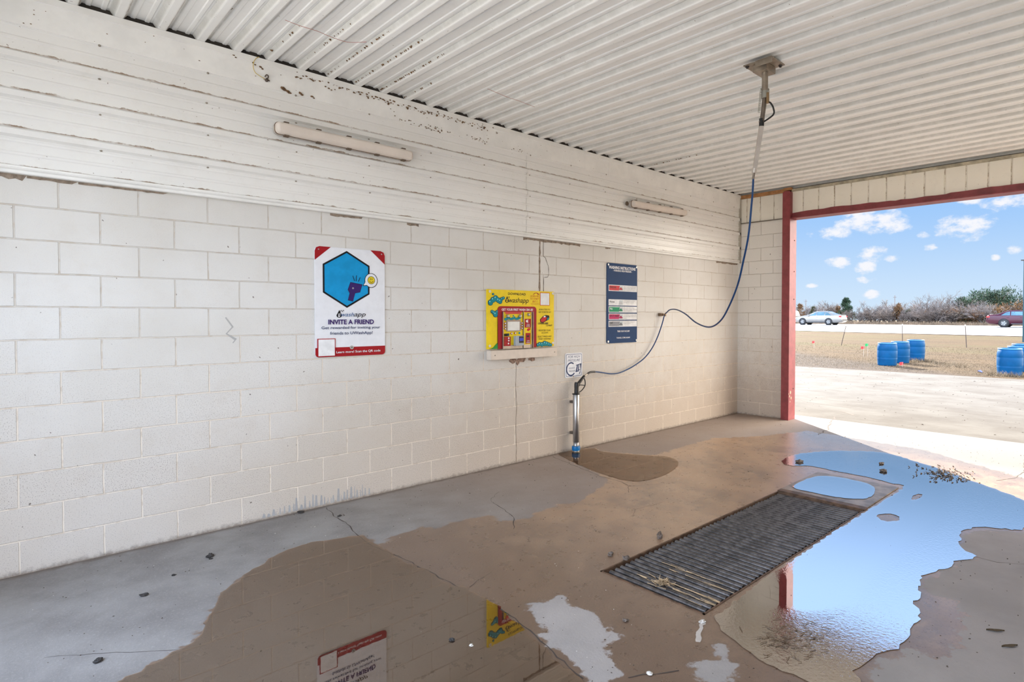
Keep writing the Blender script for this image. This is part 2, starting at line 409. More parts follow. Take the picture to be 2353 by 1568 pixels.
# flat trim band and lip under the ceiling, J trim at the foot of the siding
for nm, a, b_ in (('trim_3', -.9, 5.305), ('trim_4', 5.308, 8.51)):
    bb = MB()
    poly = [(-.0, 3.507), (-.052, 3.507), (-.056, 3.462), (-.050, 3.458), (-.046, 3.302), (-.034, 3.297), (0, 3.297)]
    bb.prism(poly, lambda p, q, d: (d, p, q), a, b_)
    struct(bb.build(nm, TRIMW))
bb = MB(); bb.prism([(0, 2.418), (-.042, 2.418), (-.046, 2.424), (-.046, 2.436), (-.038, 2.438), (-.05, 2.446), (-.05, 2.462), (-.030, 2.468), (0, 2.468)], lambda p, q, d: (d, p, q), -.9, 8.51)
struct(bb.build('trim_5', TRIMW))
bb = MB().box(8.470, 8.512, -.052, -.002, 2.42, 3.47); struct(bb.build('trim_6', mat('dull_trim', (.42, .39, .33), .6)))
# screws on the siding
scm = MB().lathe([(0, -.006), (.004, -.006), (.005, -.003), (.008, -.002), (.008, 0)], (0, 0, 0), 8, 'y')
SCREW = mat('weathered_screw', (.32, .28, .23), .5, .6)
scr0 = scm.build('screw', SCREW, sd1, (.409, -.031, 3.297-.2))
scr_me = scr0.data; first = True
for zi, zz in enumerate((3.294, 3.088, 2.863, 2.632)):
    for k in range(-1, 14):
        xx = .409+.606*k
        if xx > 8.4: continue
        if first: o = scr0; first = False
        else: o = D.objects.new('screw', scr_me); COL.objects.link(o); o.parent = sd1 if xx < 3.996 else sd2
        o.location = (xx+random.uniform(-.006, .006), -.0305 if zi else -.049, zz)
        o.rotation_euler = (0, random.random(), 0)
for zz in (2.52,):
    pass

# ceiling: ribs run along y, relief downward; pan at 3.540, rib crest at 3.508
pts = [(-1.0, 0)]
for k in range(-6, 36):
    c = RIB0+k*RIB
    if c < -.95 or c > 8.9: continue
    pts += [(c-.046, 0), (c-.024, .032), (c-.018, .034), (c+.018, .034), (c+.024, .032), (c+.046, 0)]
    for q in (1/3, 2/3):
        cc = c+RIB*q
        pts += [(cc-.016, 0), (cc-.010, .006), (cc+.010, .006), (cc+.016, 0)]
pts = [p for p in pts if p[0] < 8.9]+[(8.9, 0)]
v = []
for x, d in pts: v += [(x, .05, 3.542-d), (x, -5.7, 3.542-d)]
cb = MB().add(v, [(2*i, 2*i+1, 2*i+3, 2*i+2) for i in range(len(pts)-1)])
cb.box(-1.0, 8.9, -5.8, .2, 3.55, 3.75)
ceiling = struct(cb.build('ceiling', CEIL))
MB().box(-.9, 8.5, -.03, 0, 3.508, 3.545).build('dark_gap', DARK, ceiling)
# screws up the ceiling panels, in rows across the ribs
cme = MB().lathe([(0, -.010), (.006, -.010), (.0075, -.004), (.014, -.002), (.014, 0)], (0, 0, 0), 8).build('screw', SCREW, ceiling, (0, 0, 0))
n = 0
for yy in (-.62, -1.35, -2.02, -2.70, -3.4):
    for k in range(2, 34):
        if k % 2 or n >= 78: continue
        xx = RIB0+k*RIB+RIB*.16
        if yy < -2.8 and xx < 4: continue
        o = cme if n == 0 else D.objects.new('screw', cme.data)
        if n: COL.objects.link(o); o.parent = ceiling
        o.location = (xx, yy+random.uniform(-.01, .01), 3.5405); n += 1

# far end wall: block pillar, ribbed panel above, header over the opening
struct(MB().box(8.515, 8.72, -.78, 0, 0, 3.055).build('wall_back', BLOCK))
def vpanel(y0, y1, z0, z1, joints, X=8.515, name='trim_7', tilt=0):
    pr_ = [(y0, 0)]
    for j in sorted(joints):
        if j-.016 < y0 or j+.016 > y1: continue
        pr_ += [(j-.012, 0), (j-.005, -.011), (j+.005, -.011), (j+.012, 0)]
    pr_.append((y1, 0)); v = []
    for yv, d in pr_: v += [(X-d*1.0, yv, z0), (X-d*1.0, yv, z1)]
    b = MB().add(v, [(2*i, 2*i+1, 2*i+3, 2*i+2) for i in range(len(pr_)-1)])
    b.box(X+.012, X+.2, y0, y1, z0, z1)
    return b
struct(vpanel(-.775, 0, 3.06, 3.445, [-.157, -.382, -.602], name='trim_7').build('trim_7', HEAD))
struct(MB().box(8.49, 8.515, -.775, 0, 3.052, 3.062).build('trim_8', mat('dark_flashing', (.16, .13, .10), .6)))
joints = [-1.057-.2272*k for k in range(0, 20)]
struct(vpanel(-5.6, -.89, 3.12, 3.46, joints).build('wall_header', HEAD))
struct(MB().box(8.492, 8.516, -5.6, -.89, 3.445, 3.482).build('trim_9', mat('beige_trim', (.46, .41, .30), .6, var=.3, sc=9)))
struct(MB().box(8.488, 8.516, -.79, -.01, 3.447, 3.500).build('trim_10', WOOD))
struct(MB().box(8.46, 8.516, -.895, -.775, 3.468, 3.505).build('trim_11', WOOD))
# door frame: steel post and lintel
def post_mesh(y0, y1):
    b = MB(); poly = [(y0, 0), (y1, 0), (y1, 3.43)]
    for k in range(1, 8):
        a = math.pi*k/8; poly.append(((y0+y1)/2+(y1-y0)/2*math.cos(a), 3.43+.025*math.sin(a)))
    poly.append((y0, 3.43))
    b.prism(poly, lambda p, q, d: (d, p, q), 8.434, 8.655)
    return b
post = post_mesh(-.895, -.776).build('door_1', RED); struct(post)
post2 = post_mesh(-4.90, -4.78).build('door_2', RED); struct(post2)
lin = MB()
# wavy hand-painted upper edge on the lintel face
ed = [(-.893, 3.122)]
k = 0
while ed[-1][0] > -4.8:
    yv = ed[-1][0]-random.uniform(.05, .16); ed.append((yv, 3.127+.010*math.sin(yv*3.1)+random.uniform(-.006, .006)))
ed[-1] = (-4.8, 3.13)
lin.prism([(-.893, 3.040)]+ed+[(-4.8, 3.040)], lambda p, q, d: (d, p, q), 8.502, 8.655)
lin.box(8.44, 8.66, -4.8, -.893, 3.035, 3.047)
struct(lin.build('door_3', RED))
bolt = MB().lathe([(0, 0), (.006, 0), (.006, .002)], (0, 0, 0), 8, 'y')
BOLT = mat('dark_bolt', (.03, .025, .02), .6)
for i, zz in enumerate((2.72, 1.83, .47, 2.25)):
    b2 = MB().lathe([(.0001, -.006), (.008, -.005), (.009, 0)], (0, 0, 0), 10, 'y').build('bolt', BOLT, post, (8.59, -.895, zz))
# chipped paint at the post foot
chip = MB()
for (yy, zz, r) in ((8.50, .42, .02), (8.47, .36, .014), (8.52, .33, .016), (8.49, .28, .012), (8.44, .40, .01)):
    n_ = 9; poly = [(yy+r*random.uniform(.6, 1.1)*math.cos(2*math.pi*q/n_), zz+r*1.6*random.uniform(.6, 1.1)*math.sin(2*math.pi*q/n_)) for q in range(n_)]
    chip.prism(poly, lambda p, q, d: (p, d, q), -.8955, -.8965)
chip.build('chipped_paint', mat('bare_primer', (.55, .42, .30), .8), post)

# walls behind and beside the camera
struct(MB().box(-.9, 8.72, -5.8, -5.6, 0, 3.75).build('wall_right', BLOCK))
struct(MB().box(-1.1, -.9, -.74, .2, 0, 3.75).build('wall_front', BLOCK))
struct(MB().box(-1.1, -.9, -5.8, -4.9, 0, 3.75).build('wall_front', BLOCK))
struct(MB().box(-1.1, -.9, -4.9, -.74, 3.15, 3.75).build('wall_front', HEAD))
struct(MB().box(8.515, 8.72, -5.8, -4.9, 0, 3.75).build('wall_back', BLOCK))
struct(MB().box(8.72, 8.9, -5.8, .2, 3.13, 3.75).build('wall_header', HEAD))

# wear on the block wall: joints, cracks, bare mortar
def jag(pts, w0, step=.04, jit=.006, ax='xz', d=0.0, thick=.001):
    P = [Vector(p) for p in pts]; line = []
    for a, b in zip(P[:-1], P[1:]):
        k = max(1, int((b-a).length/step))
        for i in range(k): line.append(a.lerp(b, i/k)+Vector((random.uniform(-jit, jit), random.uniform(-jit, jit))))
    line.append(P[-1]); L = []; R_ = []
    for i, p in enumerate(line):
        t = (line[min(i+1, len(line)-1)]-line[max(i-1, 0)]).normalized(); nn = Vector((-t.y, t.x)); ww = w0*random.uniform(.4, 1.2)/2
        L.append(p+nn*ww); R_.append(p-nn*ww)
    return L, R_
def strip_wall(b, pts, w0, **k):
    L, R_ = jag(pts, w0, **k); n = len(L)
    v = [(p.x, -.0012, p.y) for p in L]+[(p.x, -.0012, p.y) for p in R_]
    b.add(v, [(i, i+1, n+i+1, n+i) for i in range(n-1)])
def strip_floor(b, pts, w0, z=.0012, **k):
    L, R_ = jag(pts, w0, **k); n = len(L)
    v = [(p.x, p.y, z) for p in L]+[(p.x, p.y, z) for p in R_]
    b.add(v, [(i, i+1, n+i+1, n+i) for i in range(n-1)])
b = MB(); strip_wall(b, [(4.216, 2.40), (4.216, 1.845)], .026, jit=.003); b.build('control_joint', MORT, Lw)
b = MB(); strip_wall(b, [(4.268, 2.42), (4.27, 2.23), (4.30, 2.22), (4.345, 2.13), (4.35, 2.05), (4.335, 2.01), (4.275, 2.00), (4.275, 1.845)], .006, jit=.003, step=.03); b.build('crack', DARK, Lw)
b = MB(); strip_wall(b, [(3.88, 1.08), (3.875, .8), (3.887, .6), (3.873, .4), (3.885, .2), (3.88, .0)], .006, jit=.005); b.build('crack', mat('hairline', (.22, .17, .12), .9), Lw)
b = MB(); strip_wall(b, [(1.13, 1.55), (1.17, 1.50), (1.14, 1.44), (1.19, 1.40), (1.17, 1.37)], .018, jit=.012); b.build('flaked_paint', mat('grey_scuff', (.42, .41, .39), .8), Lw)
b = MB()
for a, c, h in ((-.5, .06, .028), (.06, .30, .014), (.30, .78, .009), (1.9, 2.18, .016), (2.60, 2.72, .018), (3.98, 4.86, .024), (5.3, 5.4, .012), (7.85, 8.5, .022)):
    x0 = a; poly = [(a, 2.419)]; 
    while x0 < c:
        poly.append((x0, 2.412-h*random.uniform(.5, 1.1))); x0 += .03
    poly += [(c, 2.419)]
    b.prism(poly, lambda p, q, d: (p, d, q), -.0012, .0)
b.build('bare_mortar', MORT, Lw)
b = MB()
for (cx_, cz_, r1, r2) in ((3.83, 1.098, .05, .03), (3.96, 1.105, .06, .03), (4.10, 1.10, .05, .022), (3.90, 1.08, .03, .035)):
    poly = [(cx_+r1*random.uniform(.7, 1.2)*math.cos(2*math.pi*q/12), cz_+r2*random.uniform(.7, 1.2)*math.sin(2*math.pi*q/12)) for q in range(12)]
    b.prism(poly, lambda p, q, d: (p, d, q), -.0015-.0001*cx_, 0)
b.build('broken_patch', mat('broken_mortar', (.30, .20, .15), .9, var=.5, sc=40, bump=.01), Lw)
# grey primer drips at the wall foot
b = MB(); x0 = 1.36
while x0 < 2.25:
    wd = random.uniform(.006, .028); h = random.uniform(.03, .10)*(1 if x0 > 1.5 else .5)
    b.prism([(x0, .015), (x0+wd, .015), (x0+wd*.8, .02+h), (x0+wd*.3, .025+h)], lambda p, q, d: (p, d, q), -.001, 0); x0 += wd+random.uniform(.002, .022)
b.build('grey_primer', mat('grey_primer', (.36, .355, .35), .8), Lw)

# ------------------------------------------------------------------ floor with pit
GX0, GX1, GY0, GY1 = 2.545, 4.905, -3.170, -2.430
def axis(a, b_, st, extra):
    n = int(round((b_-a)/st)); v = set(round(a+(b_-a)*i/n, 4) for i in range(n+1))
    v = [q for q in v if all(abs(q-e) > st*.45 for e in extra)]+list(extra)
    return sorted(v)
xs = axis(-1.0, 9.0, .03, (GX0, GX1)); ys = axis(-5.7, .1, .03, (GY0, GY1))
DAMP = [(1.77, -.81), (1.78, -1.06), (1.92, -1.0), (2.12, -.99), (2.25, -1.08), (2.46, -1.06), (2.66, -1.12), (2.68, -1.35), (2.87, -1.4), (3.08, -1.32), (3.26, -1.34), (3.41, -1.4), (3.59, -1.33), (3.88, -1.25), (4.08, -1.15), (4.25, -.71), (4.34, -.39), (4.46, 0.02), (4.86, 0.02), (5.0, -.14), (4.92, -.28), (5.05, -.56), (5.21, -.84), (5.64, -.8), (6.5, -.8), (7.06, -1.15), (7.86, -1.43), (7.7, -2.9), (7.02, -3.92), (6.0, -4.16), (5.23, -4.16), (5.14, -4.03), (5.08, -3.92), (4.88, -3.86), (4.76, -3.87), (4.54, -3.92), (4.47, -4.01), (4.22, -3.95), (4.0, -3.91), (3.87, -3.87), (3.73, -3.88), (3.66, -3.97), (3.69, -4.07), (3.48, -4.13), (3.08, -4.18), (2.98, -4.13), (2.94, -4.03), (2.76, -3.96), (2.62, -3.96), (2.4, -4.1), (1.9, -3.7), (1.2, -3.4), (.6, -2.9), (0.1, -2.1), (.26, -1.72), (.38, -1.67), (.48, -1.62), (.59, -1.57), (.64, -1.46), (.72, -1.29), (.79, -1.15), (.91, -1.01), (1.06, -.89), (1.16, -.81), (1.29, -.74), (1.41, -.72), (1.5, -.74), (1.6, -.78), (1.68, -.8)]
DRY = [[(1.94, -2.45), (2.03, -2.44), (2.14, -2.5), (2.13, -2.62), (2.15, -2.69), (2.1, -2.89), (2.08, -2.99), (1.98, -3.0), (1.88, -3.09), (1.87, -3.2), (1.82, -3.22), (1.71, -3.14), (1.72, -3.05), (1.77, -2.89), (1.79, -2.71), (1.85, -2.68), (1.9, -2.6), (1.9, -2.51)],
       [(2.12, -3.38), (2.21, -3.37), (2.23, -3.42), (2.37, -3.37), (2.32, -3.43), (2.23, -3.53), (2.16, -3.59), (2.03, -3.46)]]
POOL1 = [(.2, -1.78), (.26, -1.72), (.38, -1.67), (.48, -1.62), (.59, -1.57), (.64, -1.46), (.72, -1.29), (.79, -1.15), (.91, -1.01), (1.06, -.89), (1.16, -.81), (1.29, -.74), (1.41, -.72), (1.5, -.74), (1.6, -.78), (1.68, -.8), (1.76, -.83), (1.75, -.98), (1.76, -1.17), (1.76, -1.45), (1.79, -1.7), (1.79, -1.91), (1.83, -2.03), (1.82, -2.13), (1.83, -2.24), (1.83, -2.34), (1.80, -2.47), (1.79, -2.58), (1.76, -2.68), (1.73, -2.82), (1.70, -2.95), (1.69, -3.06), (1.68, -3.14), (1.5, -3.3), (1.1, -3.1), (.7, -2.7), (.3, -2.2)]
POOL2 = [(2.56, -3.22), (2.64, -3.215), (2.95, -3.2), (3.36, -3.19), (4.09, -3.185), (4.92, -3.185), (5.84, -3.19), (5.91, -3.08), (5.97, -2.8), (5.98, -2.5), (6.0, -2.29), (5.86, -2.08), (6.04, -1.95), (6.45, -1.95), (6.92, -2.2), (7.2, -2.6), (7.0, -3.0), (6.8, -3.3), (6.5, -3.65), (6.06, -4.10), (5.34, -4.14), (5.21, -4.02), (5.14, -3.91), (4.96, -3.84), (4.79, -3.85), (4.57, -3.9), (4.48, -4.0), (4.37, -3.98), (4.28, -3.93), (4.17, -3.94), (4.02, -3.88), (3.89, -3.84), (3.71, -3.87), (3.6, -3.91), (3.49, -3.9), (3.42, -3.94), (3.3, -3.98), (3.15, -3.98), (3.02, -3.99), (2.93, -3.98), (2.8, -3.94), (2.69, -3.91), (2.59, -3.91), (2.53, -3.95), (2.40, -3.86), (2.37, -3.72), (2.38, -3.56), (2.43, -3.40), (2.5, -3.28)]
POOL3 = [(5.11, -2.48), (5.3, -2.465), (5.5, -2.47), (5.66, -2.52), (5.73, -2.66), (5.72, -2.85), (5.66, -2.98), (5.52, -3.05), (5.35, -3.09), (5.18, -3.06), (5.08, -2.91), (5.055, -2.66), (5.06, -2.52)]
POOL4 = [(4.54, -.01), (4.8, -.05), (4.98, -.12), (4.92, -.28), (5.03, -.56), (5.19, -.84), (5.27, -.99), (5.11, -1.23), (4.66, -1.39), (4.32, -1.38), (4.2, -1.26), (4.2, -1.05), (4.25, -.71), (4.34, -.39), (4.46, -.07)]
def sdist(px, py, poly):
    d = np.full(px.shape, 1e9); ins = np.zeros(px.shape, bool); n = len(poly)
    for i in range(n):
        x1, y1 = poly[i]; x2, y2 = poly[(i+1) % n]; ex, ey = x2-x1, y2-y1
        t = np.clip(((px-x1)*ex+(py-y1)*ey)/(ex*ex+ey*ey+1e-12), 0, 1)
        d = np.minimum(d, np.hypot(px-(x1+t*ex), py-(y1+t*ey)))
        c = ((y1 > py) != (y2 > py)) & (px < (x2-x1)*(py-y1)/(y2-y1+1e-12)+x1); ins ^= c
    return np.where(ins, d, -d)
XX, YY = np.meshgrid(xs, ys, indexing='ij'); nx_, ny_ = XX.shape
dm = sdist(XX, YY, DAMP)
for dp in DRY: dm = np.minimum(dm, -sdist(XX, YY, dp))
vv = np.stack([XX, YY, np.zeros_like(XX)], -1).reshape(-1, 3)
fc = []
for i in range(nx_-1):
    xm = (xs[i]+xs[i+1])/2
    for j in range(ny_-1):
        ym = (ys[j]+ys[j+1])/2
        if GX0 < xm < GX1 and GY0 < ym < GY1: continue
        fc.append((i*ny_+j, (i+1)*ny_+j, (i+1)*ny_+j+1, i*ny_+j+1))
me = D.meshes.new('floor'); me.from_pydata(vv.tolist(), [], fc)
a = me.attributes.new('damp', 'FLOAT', 'POINT'); a.data.foreach_set('value', dm.reshape(-1).astype(np.float32))
me.materials.append(FLOOR); flo = D.objects.new('floor', me); COL.objects.link(flo); struct(flo)
pit = MB()
v = [(x, y, z) for x in (GX0, GX1) for y in (GY0, GY1) for z in (-.45, 0)]
pit.add(v, [(0, 1, 3, 2), (4, 6, 7, 5), (0, 4, 5, 1), (2, 3, 7, 6), (0, 2, 6, 4)])
pit.build('drain_pit', mat('pit_muck', (.035, .028, .022), .9, var=.4), flo)
ck = mat('crack_dark', (.06, .045, .035), .9)
CR = [([(1.829, -.06), (1.792, -.315), (1.794, -.545), (1.751, -.751), (1.747, -.864), (1.729, -1.035), (1.747, -1.189), (1.778, -1.45), (1.79, -1.7), (1.80, -2.0)], .007),
      ([(2.883, -.888), (2.844, -1.113), (2.777, -1.306), (2.688, -1.42), (2.62, -1.50)], .006), ([(3.1, -.7), (2.95, -.8), (2.883, -.888)], .003),
      ([(4.346, -.075), (4.219, -.607), (4.136, -.987), (4.138, -1.263), (4.073, -1.397), (3.928, -1.517)], .006),
      ([(4.073, -1.397), (4.25, -1.5), (4.5, -1.62)], .003), ([(3.9, -1.9), (3.6, -1.85), (3.45, -1.95)], .004),
      ([(1.84, -3.235), (1.909, -3.268), (1.988, -3.328), (2.045, -3.357)], .006), ([(1.841, -2.034), (1.936, -2.009), (2.064, -1.968)], .004),
      ([(4.462, -4.0), (4.465, -4.117), (4.541, -4.247), (4.7, -4.5)], .005), ([(1.83, -2.3), (1.80, -2.6), (1.74, -2.85), (1.70, -3.1)], .008),
      ([(.05, -1.25), (.25, -1.40), (.45, -1.58), (.60, -1.66)], .003), ([(6.741, -3.744), (6.955, -3.848), (7.325, -3.876), (7.9, -3.8)], .008)]
for pts_, wd in CR:
    b = MB(); strip_floor(b, pts_, wd, jit=.008, step=.045); b.build('crack', ck, flo)
b = MB(); strip_floor(b, [(2.50, -3.19), (2.42, -3.23), (2.30, -3.29)], .03, z=.0016, jit=.008, step=.02); b.build('patch', mat('fresh_patch', (.52, .46, .40), .7), flo)

# ------------------------------------------------------------------ puddles
def densify(poly, st=.03, jit=.006):
    out = []
    n = len(poly)
    for i in range(n):
        a = Vector(poly[i]); c = Vector(poly[(i+1) % n]); p0 = Vector(poly[i-1]); p3 = Vector(poly[(i+2) % n]); k = max(1, int((c-a).length/st))
        for q in range(k):
            t = q/k
            p = .5*((2*a)+(c-p0)*t+(2*p0-5*a+4*c-p3)*t*t+(3*a-p0-3*c+p3)*t**3)
            out.append((p.x+random.uniform(-jit, jit), p.y+random.uniform(-jit, jit)))
    return out
def puddle(poly, z, name, m, label, edge=False, jit=.006, holes=()):
    """grid cells inside the outline, with the outline's own edge ring"""
    op = densify(poly, .035, jit)
    bm = bmesh.new()
    vs = [bm.verts.new((p[0], p[1], z)) for p in op]
    es = [bm.edges.new((vs[i], vs[(i+1) % len(vs)])) for i in range(len(vs))]
    for hpoly in holes:
        hv = [bm.verts.new((p[0], p[1], z)) for p in hpoly]
        es += [bm.edges.new((hv[i], hv[(i+1) % len(hv)])) for i in range(len(hv))]
    bmesh.ops.triangle_fill(bm, use_beauty=True, use_dissolve=False, edges=es)
    if edge:
        x0, x1 = min(p[0] for p in op), max(p[0] for p in op); y0, y1 = min(p[1] for p in op), max(p[1] for p in op)
        st = .09
        for i in range(1, int((x1-x0)/st)+1): bmesh.ops.bisect_plane(bm, geom=bm.verts[:]+bm.edges[:]+bm.faces[:], plane_co=(x0+i*st, 0, 0), plane_no=(1, 0, 0))
        for i in range(1, int((y1-y0)/st)+1): bmesh.ops.bisect_plane(bm, geom=bm.verts[:]+bm.edges[:]+bm.faces[:], plane_co=(0, y0+i*st, 0), plane_no=(0, 1, 0))
    for f in bm.faces:
        if f.normal.z < 0: f.normal_flip()
    mm = D.meshes.new(name); bm.to_mesh(mm); bm.free()
    if edge:
        co = np.array([q.co[:2] for q in mm.vertices]); dv = sdist(co[:, 0], co[:, 1], edge)
        at = mm.attributes.new('edge', 'FLOAT', 'POINT'); at.data.foreach_set('value', np.maximum(dv, 0).astype(np.float32))
    mm.materials.append(m); o = D.objects.new(name, mm); COL.objects.link(o)
    return tag(o, label, 'puddle', None, None)
W1 = water_mat('silty_water', (.84, .66, .54, 1), .08, .00004, 18, 3.0)
W2 = water_mat('sky_water', (.72, .66, .6, 1), .0, .0007, 55, 11.0, True)
W3 = water_mat('thin_water', (.8, .74, .68, 1), .0, .00005, 15, 12.)
W4 = water_mat('brown_water', (.95, .88, .80, 1), .0, .00006, 14, 1.7)
CALM = [(2.75, -3.16), (5.9, -3.1), (6.9, -2.5), (6.3, -3.5), (5.1, -3.75), (4.4, -3.72), (3.7, -3.70), (3.25, -3.72), (2.95, -3.62), (2.80, -3.45)]
def ell(cx_, cy_, rx, ry, n=22): return [(cx_+rx*random.uniform(.85, 1.1)*math.cos(2*math.pi*i/n), cy_+ry*random.uniform(.85, 1.1)*math.sin(2*math.pi*i/n)) for i in range(n)]
puddle(POOL1, .0030, 'puddle', W1, 'large brown puddle along the left side mirroring the block wall and the signs', jit=.013)
puddle(POOL2, .0034, 'puddle', W2, 'large puddle beside the drain grate mirroring the blue sky', edge=CALM, jit=.012, holes=[ell(4.87, -3.36, .11, .075), ell(5.62, -3.36, .12, .03)])
puddle(POOL3, .0140, 'puddle', W3, 'rounded puddle of sky blue water lying on the steel plate')
puddle(POOL4, .0030, 'puddle', W4, 'shallow brown puddle around the foot of the spray wand tube')

# ------------------------------------------------------------------ drain grates and plate
RUST = mat('worn_bar_steel', (.11, .10, .095), .34, .5, var=.5, sc=22, bump=.002)
RUST2 = mat('rusty_angle', (.13, .075, .045), .6, .4, var=.45, sc=18, bump=.002)
fr_ = MB()
fr_.box(GX0, GX0+.012, GY0, GY1, -.05, .003); fr_.box(GX1-.012, GX1, GY0, GY1, -.05, .003)
fr_.box(GX0, GX1, GY0, GY0+.012, -.05, .003); fr_.box(GX0, GX1, GY1-.012, GY1, -.05, .003)
fr_.box(GX0, GX1, GY0+.012, GY0+.045, -.055, -.045); fr_.box(GX0, GX1, GY1-.045, GY1-.012, -.055, -.045)
fobj = tag(fr_.build('grate_frame', RUST2), 'rusty steel angle frame set in the concrete around the drain grates', 'frame')
bar_me = None
def grate(x0, n, label, pitch=.0497):
    global bar_me
    e = empty('drain_grate', label, 'grate', (x0, -2.80, 0), 'drain grates')
    for s in (-1, 1):
        MB().box(-.02, (n-1)*pitch+.02, s*.325-.006, s*.325+.006, -.042, -.030).build('side_rail', RUST2, e)
    for i in range(n):
        if bar_me is None:
            b = MB().tube([(0, -.342, 0), (0, .342, 0)], .0150, 12); o = b.build('bar', RUST, e); bar_me = o.data
        else:
            o = D.objects.new('bar', bar_me); COL.objects.link(o); o.parent = e
        o.location = (i*pitch+random.uniform(-.0015, .0015), random.uniform(-.004, .004), -.0175+random.uniform(-.001, .001))
        o.rotation_euler = (0, random.uniform(0, 6), random.uniform(-.003, .003))
    return e
grate(2.612, 23, 'black steel bar grate nearest the camera with a tuft of straw on it')
grate(3.762, 23, 'black steel bar grate between the near grate and the steel plate')
pl = MB().box(4.985, 5.80, -3.165, -2.425, .002, .010).build('cover_plate', mat('muddy_plate', (.26, .20, .15), .45, .2, var=.35, sc=9, bump=.002), bevel=.002)
tag(pl, 'square steel cover plate beyond the grates carrying a sky blue puddle', 'plate')
st_ = MB().box(4.91, 4.975, -3.17, -2.43, .0015, .012).build('steel_strip', RUST2); tag(st_, 'narrow rusty steel strip between drain grate and cover plate', 'strip')

# ------------------------------------------------------------------ outdoors
TZ = [(-5, 0), (22, 0), (30, .12), (50, .23), (64.5, .60), (72, .60), (80, .55), (150, .5), (600, -2.5)]
def tz(x):
    for (a, za), (b_, zb) in zip(TZ[:-1], TZ[1:]):
        if x <= b_: return za+(zb-za)*(x-a)/(b_-a)
    return TZ[-1][1]
def strip(name, xl, xr, m, dz=0, y0=-60, y1=110, nx=10, ny=12):
    """xl(y), xr(y): near and far edge"""
    v = []
    for i in range(nx+1):
        for j in range(ny+1):
            y = y0+(y1-y0)*j/ny; x = xl(y)+(xr(y)-xl(y))*i/nx; v.append((x, y, tz(x)+dz))
    f = [(i*(ny+1)+j, (i+1)*(ny+1)+j, (i+1)*(ny+1)+j+1, i*(ny+1)+j+1) for i in range(nx) for j in range(ny)]
    return struct(MB().add(v, f).build(name, m))
DRV = mat('unseen_bounce_concrete', (.55, .52, .47), .85, var=.12, sc=2)  # unseen drive, made paler to bounce sky light up to the ceiling
AP = apron_mat(); GR = ground_mat()
ap_edge = lambda y: 18.05-.056*y
rd_edge = lambda y: 48.1+.197*y*.6+.6
strip('ground_apron', lambda y: 9.0, ap_edge, AP, nx=3)
strip('ground_grass', ap_edge, lambda y: 500 if False else 130, GR, -.012, nx=60, y0=-60, y1=110)
strip('ground_field', lambda y: 130, lambda y: 600, GR, -.012, nx=8, y0=-300, y1=500)
ROADM = mat('pale_road', (.32, .31, .30), .85, var=.08, sc=.6)
strip('ground_road', rd_edge, lambda y: 71.5, ROADM, .02, nx=30)
struct(MB().box(-40, -1.0, -40, 40, -.1, -.002).build('ground_drive', DRV))
struct(MB().box(-1, 9, -40, -5.7, -.1, -.002).build('ground_drive', AP)); struct(MB().box(-1, 9, .1, 110, -.1, -.002).build('ground_drive', AP))
b = MB()
for pts_, wd in (([(7.674, -1.645), (8.128, -1.59), (8.7, -1.42), (9.297, -1.26)], .02),):
    strip_floor(b, pts_, wd, z=.0015, jit=.03, step=.08)
for pts_, wd in (([(9.6, -1.5), (9.9, -1.1)], .05), ([(10.4, -1.1), (10.5, -.3), (11, .3)], .04), ([(9.2, -4.2), (10, -3.6), (11.2, -3.4), (12.4, -3.5)], .02)):
    strip_floor(b, pts_, wd, z=.0015, jit=.03, step=.08)
ob = b.build('crack', ck); ob.parent = D.objects['ground_apron']

# dry grass blades near the apron edge (nobody could count them)
b = MB(); GB = mat('straw_blades', (.155, .112, .065), .9, var=.45, sc=3)
rng = random.Random(3)
def blades(b, n, xr, yr, h0, h1, wd):
    for _ in range(n):
        x = rng.uniform(*xr); y = rng.uniform(*yr)
        if x < ap_edge(y)+rng.uniform(0, .9): continue
        h = rng.uniform(h0, h1); a = rng.uniform(0, 6.28); lx, ly = math.cos(a), math.sin(a); z = tz(x)-.012; l = h*rng.uniform(.4, 1.5); a2 = rng.uniform(0, 6.28)
        b.add([(x-lx*wd, y-ly*wd, z), (x+lx*wd, y+ly*wd, z), (x+math.cos(a2)*l, y+math.sin(a2)*l, z+h)], [(0, 1, 2)])
blades(b, 16000, (18, 23), (-4, 6), .01, .045, .004); blades(b, 12000, (22, 32), (-4, 12), .015, .05, .006)
for (tx, ty, k, s) in ((19.05, -1.75, 260, .22), (18.95, -2.1, 160, .16), (22.3, 1.25, 160, .25), (23.0, 1.0, 180, .3), (21.5, -.3, 160, .4), (22.0, .2, 120, .4)):
    blades(b, k, (tx-s, tx+s), (ty-s, ty+s), .06, .17, .006)
gb2 = MB(); rng = random.Random(31)
for _ in range(9000):
    x = rng.uniform(75.5, 78.2); y = rng.uniform(3, 34); h = rng.uniform(.15, .62)*rng.uniform(.5, 1); z = tz(x)-.03; w_ = rng.uniform(.012, .03); q = rng.gauss(0, .12)
    gb2.add([(x, y-w_, z), (x, y+w_, z), (x+rng.gauss(0, .05), y+q, z+h)], [(0, 1, 2)])
tag(gb2.build('roadside_grass', mat('roadside_straw', (.17, .115, .07), .9, var=.45, sc=2)), 'tall dry grass at the foot of the shrubs beyond the road', 'grass', None, 'stuff')
tag(b.build('dry_grass', GB), 'dry straw coloured grass growing on the verge beyond the concrete', 'grass', None, 'stuff')

